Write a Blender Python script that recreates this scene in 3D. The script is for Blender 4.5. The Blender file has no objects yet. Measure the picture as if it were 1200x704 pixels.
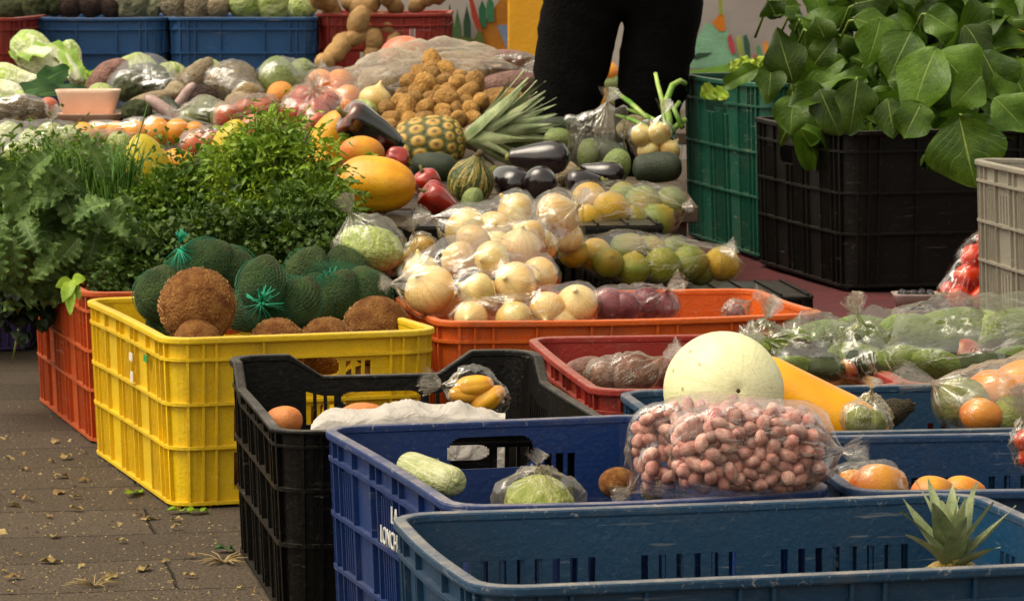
import bpy, math, random
import numpy as np
from mathutils import Vector, Matrix, noise
random.seed(7)
PI = math.pi
scn = bpy.context.scene
COL = scn.collection

# ------------------------------------------------------------------ camera
FPX, HC, TH = 3965.0, 0.784, math.atan2(400, 3965)
def P(px, py, Y):
    u = (352 - py) / FPX
    d = Vector(((px - 600) / FPX, math.cos(TH) + u * math.sin(TH), -math.sin(TH) + u * math.cos(TH)))
    return d * (Y / d.y) + Vector((0, 0, HC))
def S(Y): return FPX / Y            # pixels per metre at that depth

cd = bpy.data.cameras.new('camera'); cam = bpy.data.objects.new('camera', cd); COL.objects.link(cam)
cam.location = (0, 0, HC); cam.rotation_euler = (PI / 2 - TH, 0, 0)
cd.sensor_width = 36; cd.lens = FPX / 1200 * 36; cd.clip_end = 500; cd.clip_start = .05
cd.dof.use_dof = True; cd.dof.focus_distance = 4.1; cd.dof.aperture_fstop = 32
scn.camera = cam

# ------------------------------------------------------------------ light
SUN_EL, SUN_AZ = math.radians(60), math.radians(-105)     # azimuth: from +Y towards +X, behind-left is negative
w = bpy.data.worlds.new('World'); scn.world = w; w.use_nodes = True
nt = w.node_tree; bg = nt.nodes['Background']
sky = nt.nodes.new('ShaderNodeTexSky'); sky.sky_type = 'NISHITA'; sky.sun_disc = False
sky.sun_elevation = SUN_EL; sky.sun_rotation = SUN_AZ; sky.dust_density = 4; sky.air_density = 1.0
hs = nt.nodes.new('ShaderNodeHueSaturation'); hs.inputs['Saturation'].default_value = .14
nt.links.new(sky.outputs[0], hs.inputs['Color']); wm = nt.nodes.new('ShaderNodeMixRGB'); wm.blend_type = 'MULTIPLY'; wm.inputs[0].default_value = 1; wm.inputs[2].default_value = (1.0, .92, .76, 1)      # warm tint added to the sky light
nt.links.new(hs.outputs[0], wm.inputs[1]); nt.links.new(wm.outputs[0], bg.inputs[0])
bg.inputs[1].default_value = .148
sl = bpy.data.lights.new('sun', 'SUN'); sl.energy = 1.15; sl.angle = math.radians(50); sl.color = (1, .87, .68)
so = bpy.data.objects.new('sun', sl); COL.objects.link(so)
sdir = Vector((math.sin(SUN_AZ) * math.cos(SUN_EL), math.cos(SUN_AZ) * math.cos(SUN_EL), math.sin(SUN_EL)))
so.rotation_euler = sdir.to_track_quat('Z', 'Y').to_euler()
scn.view_settings.view_transform = 'Standard'; scn.view_settings.look = 'None'
scn.view_settings.exposure = 0.84; scn.view_settings.gamma = 1
scn.render.engine = 'CYCLES'
scn.cycles.use_denoising = True
scn.cycles.max_bounces = 8; scn.cycles.transparent_max_bounces = 24; scn.cycles.caustics_reflective = False; scn.cycles.caustics_refractive = False
scn.cycles.use_adaptive_sampling = True; scn.cycles.adaptive_threshold = .02

# ------------------------------------------------------------------ materials
def lin(h):
    if not isinstance(h, str): return (*h, 1) if len(h) == 3 else h
    h = h.lstrip('#'); c = [int(h[i:i + 2], 16) / 255 for i in (0, 2, 4)]
    return (*[x / 12.92 if x <= .04045 else ((x + .055) / 1.055) ** 2.4 for x in c], 1)
class NT:
    def __init__(s, name):
        s.m = bpy.data.materials.new(name); s.m.use_nodes = True; s.t = s.m.node_tree; s.n = s.t.nodes
        s.b = s.n['Principled BSDF']; s.out = s.n['Material Output']
    def N(s, typ, **kw):
        n = s.n.new(typ)
        for k, v in kw.items():
            if k[0] == '_': n.inputs[k[1:].replace('_', ' ')].default_value = v
            else: setattr(n, k, v)
        return n
    def L(s, a, b): s.t.links.new(a, b)
    def mix(s, fac, a, b, blend='MIX'):
        n = s.N('ShaderNodeMixRGB', blend_type=blend)
        for sock, v in ((n.inputs[0], fac), (n.inputs[1], a), (n.inputs[2], b)):
            if hasattr(v, 'is_linked'): s.L(v, sock)
            else: sock.default_value = v
        return n.outputs[0]
    def ramp(s, val, p0, p1, c0=(0, 0, 0, 1), c1=(1, 1, 1, 1)):
        r = s.N('ShaderNodeValToRGB'); e = r.color_ramp.elements
        e[0].position = p0; e[1].position = p1; e[0].color = c0; e[1].color = c1
        s.L(val, r.inputs[0]); return r.outputs[0]
    def math(s, op, a, b=None, c=None):
        n = s.N('ShaderNodeMath', operation=op)
        for i, v in enumerate((a, b, c)):
            if v is None: continue
            if hasattr(v, 'is_linked'): s.L(v, n.inputs[i])
            else: n.inputs[i].default_value = v
        return n.outputs[0]
def coords(k, kind='Object', rnd=True):
    tc = k.N('ShaderNodeTexCoord')
    if not rnd: return tc.outputs[kind]
    oi = k.N('ShaderNodeObjectInfo'); va = k.N('ShaderNodeVectorMath', operation='MULTIPLY_ADD')
    cb = k.N('ShaderNodeCombineXYZ')
    for i in range(3): k.L(oi.outputs['Random'], cb.inputs[i])
    va.inputs[1].default_value = (17, 31, 23); k.L(cb.outputs[0], va.inputs[0]); k.L(tc.outputs[kind], va.inputs[2])
    return va.outputs[0]
def noise_tex(k, vec, scale, detail=4, rough=.55, dist=0):
    n = k.N('ShaderNodeTexNoise', _Scale=scale, _Detail=detail, _Roughness=rough, _Distortion=dist); k.L(vec, n.inputs['Vector']); return n.outputs[0]
MATS = {}
def produce(name, c1, c2=None, scale=3, rough=.45, bump=.15, bscale=14, spec=.5, speck=None, zramp=None, coat=0, stripe=None, val=.25, sss=.0, fine=.12):
    """skin of a fruit or a root: object coordinates run from -.5 to .5 across the fruit"""
    if name in MATS: return MATS[name]
    k = NT(name); v = coords(k); c2 = c2 or c1
    base = lin(c1)
    if zramp:
        tc = k.N('ShaderNodeTexCoord'); sx = k.N('ShaderNodeSeparateXYZ'); k.L(tc.outputs['Generated'], sx.inputs[0])
        nz = noise_tex(k, v, 4, 3)
        z = k.math('ADD', sx.outputs[2], k.math('MULTIPLY', k.math('SUBTRACT', nz, .5), .35))
        r = k.N('ShaderNodeValToRGB'); e = r.color_ramp.elements
        while len(e) < len(zramp): e.new(.5)
        for el, (p, c) in zip(e, zramp): el.position = p; el.color = lin(c)
        k.L(z, r.inputs[0]); base = r.outputs[0]
    f = k.ramp(noise_tex(k, v, scale, 5), .38, .66)
    c = k.mix(f, base, lin(c2))
    if zramp: c = k.mix(.35, base, c)
    if stripe:
        n, sc_, amt = stripe
        tc = k.N('ShaderNodeTexCoord'); sx = k.N('ShaderNodeSeparateXYZ'); k.L(tc.outputs['Object'], sx.inputs[0])
        a = k.math('ARCTAN2', sx.outputs[1], sx.outputs[0]); cb = k.N('ShaderNodeCombineXYZ')
        k.L(k.math('MULTIPLY', a, n), cb.inputs[0]); k.L(k.math('MULTIPLY', sx.outputs[2], 1.5), cb.inputs[1])
        c = k.mix(k.math('MULTIPLY', k.ramp(noise_tex(k, cb.outputs[0], 1.0, 3), .48, .62), amt), c, lin(sc_))
    if speck:
        sc_, ssz, thr = speck
        vo = k.N('ShaderNodeTexVoronoi', _Scale=ssz); k.L(v, vo.inputs['Vector'])
        c = k.mix(k.ramp(vo.outputs['Distance'], thr, thr + .08, (1, 1, 1, 1), (0, 0, 0, 1)), c, lin(sc_))
    oi = k.N('ShaderNodeObjectInfo')
    h = k.N('ShaderNodeHueSaturation'); k.L(c, h.inputs['Color'])
    k.L(k.math('MULTIPLY_ADD', oi.outputs['Random'], val, 1 - val * .6), h.inputs['Value'])
    fn = k.math('MULTIPLY_ADD', k.math('SUBTRACT', noise_tex(k, v, 45, 2), .5), fine * 4, 1.0)
    c = k.mix(1.0, h.outputs[0], fn, 'MULTIPLY')
    k.L(c, k.b.inputs['Base Color'])
    k.b.inputs['Roughness'].default_value = rough; k.b.inputs['Specular IOR Level'].default_value = spec
    k.b.inputs['Coat Weight'].default_value = coat; k.b.inputs['Coat Roughness'].default_value = .12
    if sss: k.b.inputs['Subsurface Weight'].default_value = sss; k.b.inputs['Subsurface Scale'].default_value = .01; k.b.inputs['Subsurface Radius'].default_value = (1, .6, .3)
    if bump:
        bn = k.N('ShaderNodeBump', _Strength=bump, _Distance=.05); k.L(noise_tex(k, v, bscale, 4), bn.inputs['Height']); k.L(bn.outputs[0], k.b.inputs['Normal'])
    MATS[name] = k.m; return k.m
def plastic(name, c, worn=.0, dirt='#5a5348', rough=.42, dust=1.0):
    if name in MATS: return MATS[name]
    k = NT(name); v = coords(k)
    f = k.ramp(noise_tex(k, v, 7, 6), .35, .75)
    c0 = lin(c); dk = tuple(x * .72 for x in c0[:3]) + (1,)
    cc = k.mix(f, c0, dk)
    d = k.ramp(noise_tex(k, v, 11, 9, .74, .6), .5, .72); cc = k.mix(k.math('MULTIPLY', d, .34 * dust), cc, lin(dirt))
    fd = k.ramp(noise_tex(k, v, 2.6, 3), .45, .7); cc = k.mix(k.math('MULTIPLY', fd, .22 * dust), cc, tuple(min(1, x * 1.5 + .03) for x in c0[:3]) + (1,))
    mp_ = k.N('ShaderNodeMapping'); mp_.inputs['Scale'].default_value = (14, 14, 190); mp_.inputs['Rotation'].default_value = (.25, .2, 0); k.L(v, mp_.inputs[0])
    scr = k.math('MULTIPLY', k.ramp(noise_tex(k, mp_.outputs[0], 1.0, 2), .64, .70), k.ramp(noise_tex(k, v, 6, 3), .5, .62)); cc = k.mix(k.math('MULTIPLY', scr, .34 * dust), cc, lin('#c4beb2'))
    # upward facing ledges gather pale dust
    ge = k.N('ShaderNodeNewGeometry'); sx = k.N('ShaderNodeSeparateXYZ'); k.L(ge.outputs['Normal'], sx.inputs[0])
    up = k.math('MULTIPLY', k.ramp(sx.outputs[2], .55, .95), k.ramp(noise_tex(k, v, 26, 6, .7), .25, .72))
    cc = k.mix(k.math('MULTIPLY', up, (.26 + worn * .5) * dust), cc, lin('#a89c8c'))
    sc = k.ramp(noise_tex(k, v, 120, 3, .8, 1.2), .60, .74); cc = k.mix(k.math('MULTIPLY', sc, (.22 + worn * .5) * dust), cc, lin('#b9b2a6'))
    fn = k.math('MULTIPLY_ADD', k.math('SUBTRACT', noise_tex(k, v, 620, 2), .5), .7, 1.0); cc = k.mix(1.0, cc, fn, 'MULTIPLY')
    k.L(cc, k.b.inputs['Base Color'])
    k.L(k.math('MULTIPLY_ADD', f, .25, rough), k.b.inputs['Roughness'])
    k.b.inputs['Specular IOR Level'].default_value = .2 if dust < .6 and 'black' in name else .45
    bn = k.N('ShaderNodeBump', _Strength=.25, _Distance=.004); k.L(noise_tex(k, v, 150, 5), bn.inputs['Height']); k.L(bn.outputs[0], k.b.inputs['Normal'])
    MATS[name] = k.m; return k.m
def film(name, tint='#ffffff', milky=.10, gloss=.22, rough=.12, wr=26):
    """thin clear plastic bag"""
    if name in MATS: return MATS[name]
    k = NT(name); k.n.remove(k.b); v = coords(k)
    n1 = noise_tex(k, v, wr, 5, .6, 1.6); n2 = noise_tex(k, v, wr * 3.1, 3, .6, .8)
    bn = k.N('ShaderNodeBump', _Strength=.35, _Distance=.006); k.L(k.math('ADD', n1, k.math('MULTIPLY', n2, .4)), bn.inputs['Height'])
    tr = k.N('ShaderNodeBsdfTransparent'); tr.inputs[0].default_value = lin(tint)
    gl = k.N('ShaderNodeBsdfGlossy', _Roughness=rough); gl.inputs[0].default_value = (1, 1, 1, 1); k.L(bn.outputs[0], gl.inputs['Normal'])
    df = k.N('ShaderNodeBsdfDiffuse'); df.inputs[0].default_value = (.62, .54, .42, 1); k.L(bn.outputs[0], df.inputs['Normal'])
    tl = k.N('ShaderNodeBsdfTranslucent'); tl.inputs[0].default_value = (.62, .54, .42, 1); k.L(bn.outputs[0], tl.inputs['Normal'])
    ad = k.N('ShaderNodeMixShader'); ad.inputs[0].default_value = .4; k.L(df.outputs[0], ad.inputs[1]); k.L(tl.outputs[0], ad.inputs[2])
    lw = k.N('ShaderNodeLayerWeight', _Blend=.30); k.L(bn.outputs[0], lw.inputs['Normal'])
    uv = k.N('ShaderNodeUVMap'); su = k.N('ShaderNodeSeparateXYZ'); k.L(uv.outputs[0], su.inputs[0])
    oi = k.N('ShaderNodeObjectInfo'); cb = k.N('ShaderNodeCombineXYZ')
    k.L(k.math('MULTIPLY', su.outputs[0], 15), cb.inputs[0]); k.L(k.math('MULTIPLY', su.outputs[1], 3.2), cb.inputs[1]); k.L(k.math('MULTIPLY', oi.outputs['Random'], 50), cb.inputs[2])
    ns = noise_tex(k, cb.outputs[0], 1.0, 4, .62, .5)
    streak_glint = k.ramp(k.math('ABSOLUTE', k.math('SUBTRACT', ns, .5)), .0, .030, (1, 1, 1, 1), (0, 0, 0, 1))  # crease highlights painted into the film as pale streaks
    patch = k.ramp(noise_tex(k, v, 9, 2), .46, .62)
    streak_glint = k.math('MULTIPLY', streak_glint, patch)
    fine_glint = k.math('MULTIPLY', k.ramp(k.math('ABSOLUTE', k.math('SUBTRACT', n1, .5)), .0, .018, (1, 1, 1, 1), (0, 0, 0, 1)), k.ramp(n2, .45, .6))  # thinner crease highlights, painted in the same way
    veil = k.math('MULTIPLY', k.math('ADD', k.math('MULTIPLY', k.ramp(n1, .50, .68), .5), k.math('POWER', lw.outputs['Facing'], 2.0)), milky * .75)
    fac = k.math('ADD', k.math('ADD', k.math('MULTIPLY', streak_glint, .34 + milky * .4), k.math('MULTIPLY', fine_glint, .14)), k.math('ADD', veil, milky * .10))
    m1 = k.N('ShaderNodeMixShader'); k.L(fac, m1.inputs[0]); k.L(tr.outputs[0], m1.inputs[1]); k.L(ad.outputs[0], m1.inputs[2])
    m2 = k.N('ShaderNodeMixShader'); k.L(k.math('ADD', k.math('MULTIPLY', k.math('POWER', lw.outputs['Fresnel'], 1.5), gloss * .62), k.math('MULTIPLY_ADD', streak_glint, .22, gloss * .03)), m2.inputs[0])
    k.L(m1.outputs[0], m2.inputs[1]); k.L(gl.outputs[0], m2.inputs[2]); k.L(m2.outputs[0], k.out.inputs[0])
    MATS[name] = k.m; return k.m
def leafmat(name, c1, c2, vein=None, vw=.035, rough=.45, rib=None, trans=.22, val=.5, crinkle=.35):
    """leaf blade; UV u runs across, v from base to tip"""
    if name in MATS: return MATS[name]
    k = NT(name); v = coords(k)
    c = k.mix(k.ramp(noise_tex(k, v, 22, 5), .35, .68), lin(c1), lin(c2))
    at = k.N('ShaderNodeAttribute', attribute_name='shade')
    uv = k.N('ShaderNodeUVMap'); sx = k.N('ShaderNodeSeparateXYZ'); k.L(uv.outputs[0], sx.inputs[0])
    au = k.math('ABSOLUTE', k.math('SUBTRACT', sx.outputs[0], .5))
    h = k.N('ShaderNodeHueSaturation'); k.L(c, h.inputs['Color']); k.L(k.math('MULTIPLY_ADD', at.outputs['Fac'], val, 1 - val * .5), h.inputs['Value']); c = h.outputs[0]
    bh = None
    if vein:
        lat = k.math('ADD', k.math('SUBTRACT', sx.outputs[1], k.math('MULTIPLY', au, .9)), k.math('MULTIPLY', noise_tex(k, v, 26, 2), .22))
        lt = k.math('ABSOLUTE', k.math('SUBTRACT', k.math('FRACT', k.math('MULTIPLY', lat, 7)), .5))
        lv = k.ramp(lt, .0, .05, (1, 1, 1, 1), (0, 0, 0, 1))
        mv = k.ramp(au, vw * .5, vw, (1, 1, 1, 1), (0, 0, 0, 1))
        c = k.mix(k.math('MULTIPLY', lv, .22), c, lin(vein)); c = k.mix(k.math('MULTIPLY', mv, k.math('MULTIPLY_ADD', sx.outputs[1], -.7, 1.0)), c, lin(vein))
        bh = k.math('ADD', k.math('MULTIPLY', lv, .5), mv)
    if rib:
        col, w0, w1 = rib
        wv = k.math('MULTIPLY_ADD', sx.outputs[1], -w0, w0 + w1)
        f = k.math('GREATER_THAN', k.math('ADD', wv, k.math('MULTIPLY', k.math('SUBTRACT', noise_tex(k, v, 18, 3), .5), .25)), au)
        f2 = k.ramp(k.math('SUBTRACT', k.math('ADD', wv, .08), au), .0, .16)
        c = k.mix(f2, c, lin(col))
    fn = k.math('MULTIPLY_ADD', k.math('SUBTRACT', noise_tex(k, v, 300, 2), .5), .7, 1.0); c = k.mix(1.0, c, fn, 'MULTIPLY')
    k.L(c, k.b.inputs['Base Color']); k.b.inputs['Roughness'].default_value = rough; k.b.inputs['Specular IOR Level'].default_value = .35
    bn = k.N('ShaderNodeBump', _Strength=crinkle, _Distance=.004 if crinkle < .5 else .003)
    nb = noise_tex(k, v, 90 if crinkle < .5 else 55, 5, .6, .6)
    if crinkle > .5:
        vb = k.N('ShaderNodeTexVoronoi', feature='DISTANCE_TO_EDGE', _Scale=150); k.L(v, vb.inputs['Vector'])
        nb = k.math('ADD', k.math('MULTIPLY', nb, .6), k.math('MULTIPLY', k.math('MINIMUM', vb.outputs['Distance'], .3), 1.6))
    k.L(k.math('SUBTRACT', nb, bh) if bh is not None else nb, bn.inputs['Height']); k.L(bn.outputs[0], k.b.inputs['Normal'])
    tl = k.N('ShaderNodeBsdfTranslucent'); k.L(c, tl.inputs[0])
    mx = k.N('ShaderNodeMixShader'); mx.inputs[0].default_value = trans
    k.L(k.b.outputs[0], mx.inputs[1]); k.L(tl.outputs[0], mx.inputs[2]); k.L(mx.outputs[0], k.out.inputs[0])
    MATS[name] = k.m; return k.m
def plain(name, c, rough=.7, c2=None, scale=20, bump=.2, bscale=80):
    if name in MATS: return MATS[name]
    k = NT(name); v = coords(k); c0 = lin(c); c2 = lin(c2) if c2 else tuple(x * .7 for x in c0[:3]) + (1,)
    cc = k.mix(k.ramp(noise_tex(k, v, scale, 6), .35, .7), c0, c2)
    k.L(cc, k.b.inputs['Base Color']); k.b.inputs['Roughness'].default_value = rough
    bn = k.N('ShaderNodeBump', _Strength=bump, _Distance=.01); k.L(noise_tex(k, v, bscale, 5), bn.inputs['Height']); k.L(bn.outputs[0], k.b.inputs['Normal'])
    MATS[name] = k.m; return k.m

# ------------------------------------------------------------------ mesh building
class MB:
    def __init__(s): s.v = []; s.f = []; s.uv = []; s.sh = []
    def add(s, vs, fs, uvs=None, mat=None, shade=.5):
        o = len(s.v)
        s.v += [tuple(mat @ Vector(p)) if mat else tuple(p) for p in vs]
        s.uv += uvs if uvs else [(0.5, .5)] * len(vs)
        s.sh += [shade] * len(vs)
        s.f += [tuple(i + o for i in f) for f in fs]
    def box(s, p8):
        s.add(p8, [(0, 3, 2, 1), (4, 5, 6, 7), (0, 1, 5, 4), (1, 2, 6, 5), (2, 3, 7, 6), (3, 0, 4, 7)])
    def bx(s, x0, x1, y0, y1, z0, z1):
        s.box([(x0, y0, z0), (x1, y0, z0), (x1, y1, z0), (x0, y1, z0), (x0, y0, z1), (x1, y0, z1), (x1, y1, z1), (x0, y1, z1)])
    def tube(s, pts, rad, n=6, shade=.5):
        pts = [Vector(p) for p in pts]; rings = []
        for i, p in enumerate(pts):
            t = (pts[min(i + 1, len(pts) - 1)] - pts[max(i - 1, 0)]).normalized()
            a = t.orthogonal().normalized() if i == 0 else (a - t * a.dot(t)).normalized()
            b = t.cross(a); r = rad[i] if isinstance(rad, (list, tuple)) else rad
            rings.append([p + (a * math.cos(2 * PI * j / n) + b * math.sin(2 * PI * j / n)) * r for j in range(n)])
        vs = [q for r in rings for q in r]; fs = []
        for i in range(len(rings) - 1):
            for j in range(n):
                fs.append((i * n + j, i * n + (j + 1) % n, (i + 1) * n + (j + 1) % n, (i + 1) * n + j))
        fs.append(tuple(range(n - 1, -1, -1))); fs.append(tuple((len(rings) - 1) * n + j for j in range(n)))
        s.add(vs, fs, [(.5, i / max(1, len(rings) - 1)) for i in range(len(rings)) for _ in range(n)], None, shade)
    def mesh(s, name, mat, smooth=True):
        me = bpy.data.meshes.new(name); me.from_pydata(s.v, [], s.f); me.update()
        uvl = me.uv_layers.new(name='UVMap'); li = np.zeros(len(me.loops), dtype=np.int32); me.loops.foreach_get('vertex_index', li)
        uvl.data.foreach_set('uv', np.array(s.uv, dtype=np.float32)[li].ravel())
        at = me.attributes.new('shade', 'FLOAT', 'POINT'); at.data.foreach_set('value', np.array(s.sh, dtype=np.float32))
        if smooth: me.polygons.foreach_set('use_smooth', [True] * len(me.polygons))
        me.materials.append(mat); return me
    def build(s, name, mat, parent=None, smooth=False, bevel=0):
        return link(name, s.mesh(name, mat, smooth), parent, bevel)
def link(name, me, parent=None, bevel=0):
    o = bpy.data.objects.new(name, me); COL.objects.link(o); o.parent = parent
    if bevel:
        b = o.modifiers.new('bevel', 'BEVEL'); b.width = bevel; b.segments = 2; b.limit_method = 'ANGLE'; b.harden_normals = False
    return o
def tag(o, label, cat, group=None, kind=None):
    if label: o['label'] = label
    if cat: o['category'] = cat
    if group: o['group'] = group
    if kind: o['kind'] = kind
    return o
def empty(name, loc, rz=0):
    o = bpy.data.objects.new(name, None); COL.objects.link(o); o.location = loc; o.rotation_euler = (0, 0, rz); o.empty_display_size = .05
    return o
def axis_rot(d, spin=0):
    return (Vector(d).normalized().to_track_quat('Z', 'Y').to_matrix().to_4x4() @ Matrix.Rotation(spin, 4, 'Z'))

def lathe(prof, rings=18, seg=26, rib=(0, 0), nz=(0, 1), seed=0, bend=0, flat=1.0):
    """profile of (z, r); r at the ends near 0. Unit object about 1 across."""
    zs = [p[0] for p in prof]; rs = [p[1] for p in prof]; n = len(prof) - 1
    def cat(a, t):
        x = t * n; i = min(int(x), n - 1); f = x - i
        p0, p1, p2, p3 = a[max(i - 1, 0)], a[i], a[i + 1], a[min(i + 2, n)]
        return .5 * (2 * p1 + (p2 - p0) * f + (2 * p0 - 5 * p1 + 4 * p2 - p3) * f * f + (3 * p1 - p0 - 3 * p2 + p3) * f ** 3)
    vs = []; off = Vector((seed * 7.3, seed * 3.1, seed * 5.7))
    for i in range(rings + 1):
        t = i / rings; z = cat(zs, t); r = max(cat(rs, t), .0006)
        for j in range(seg):
            a = 2 * PI * j / seg; q = r * (1 + rib[1] * (abs(math.cos(rib[0] * a / 2)) - .6)) if rib[0] else r
            p = Vector((q * math.cos(a), q * math.sin(a) * flat, z))
            if nz[0] and r > .01:
                p *= 1 + nz[0] * (noise.noise(p * nz[1] + off) + .5 * noise.noise(p * nz[1] * 2.3 + off))
            p.x += bend * (z * z)
            vs.append(p)
    fs = [(i * seg + j, i * seg + (j + 1) % seg, (i + 1) * seg + (j + 1) % seg, (i + 1) * seg + j) for i in range(rings) for j in range(seg)]
    fs.append(tuple(range(seg - 1, -1, -1))); fs.append(tuple(rings * seg + j for j in range(seg)))
    return vs, fs
def ball(sq=1.0, top=0, n=9):
    return [(-.5 * sq * math.cos(PI * i / n), .5 * math.sin(PI * i / n)) for i in range(n + 1)]

def leafgrid(L, W, shape='ovate', fold=.15, curl=.6, ruf=(0, 0), seed=0, nu=6, nv=9, twist=0):
    rd = random.Random(seed); ph = rd.random() * 6; ph2 = rd.random() * 6
    vs = []; uvs = []; y = 0; z = 0; ang = 0
    for j in range(nv + 1):
        v = j / nv
        if shape == 'ovate': wd = math.sin(PI * min(1, max(0, v)) ** .72) ** .75 if 0 < v < 1 else 0
        elif shape == 'chard': wd = math.sin(PI * v ** .82) ** .75 * (1 + .10 * math.sin(9 * v + ph)) if 0 < v < 1 else 0
        elif shape == 'round': wd = math.sin(PI * v ** .85) ** .5 if 0 < v < 1 else 0
        elif shape == 'spear': wd = (1 - v) ** .8 * (.75 + .25 * min(1, v * 5))
        elif shape == 'blade': wd = (1 - v ** 2.5)
        elif shape == 'cup': wd = (.45 + .55 * math.sin(PI * min(v, .62) / 1.24)) * (1 if v < .8 else math.sqrt(max(0, 1 - ((v - .8) / .2) ** 2)))
        else: wd = math.sin(PI * v) ** .6 if 0 < v < 1 else 0
        wd = max(wd, .03)
        if j: y += L / nv * math.cos(ang); z += L / nv * math.sin(ang); ang -= curl / nv
        for i in range(nu + 1):
            u = i / nu * 2 - 1; x = u * W / 2 * wd
            dz = (fold * abs(x) if abs(fold) < .9 else fold * x * x / (W * .5)) + ruf[0] * abs(u) ** 1.7 * math.sin(ruf[1] * v * 6.28 + ph + (2.2 if u > 0 else 0)) * min(1, v * 3)
            dz += .03 * W * math.sin(5 * v + ph2 + 2 * u)
            xo = ruf[0] * .35 * abs(u) ** 3 * math.cos(ruf[1] * v * 6.28 * 1.3 + ph2) * (1 if u > 0 else -1)
            vs.append(Vector((x + xo + twist * v * z, y - math.sin(ang) * dz, z + math.cos(ang) * dz))); uvs.append((i / nu, v))
    fs = [(j * (nu + 1) + i, j * (nu + 1) + i + 1, (j + 1) * (nu + 1) + i + 1, (j + 1) * (nu + 1) + i) for j in range(nv) for i in range(nu)]
    return vs, fs, uvs
def frame(base, tip, nrm):
    y = (Vector(tip) - Vector(base)); L = y.length; y.normalize(); n = Vector(nrm); z = (n - y * n.dot(y)).normalized(); x = y.cross(z)
    m = Matrix((x, y, z)).transposed().to_4x4(); m.translation = Vector(base); return m, L
CAMDIR = Vector((0, -1, .25)).normalized()

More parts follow.
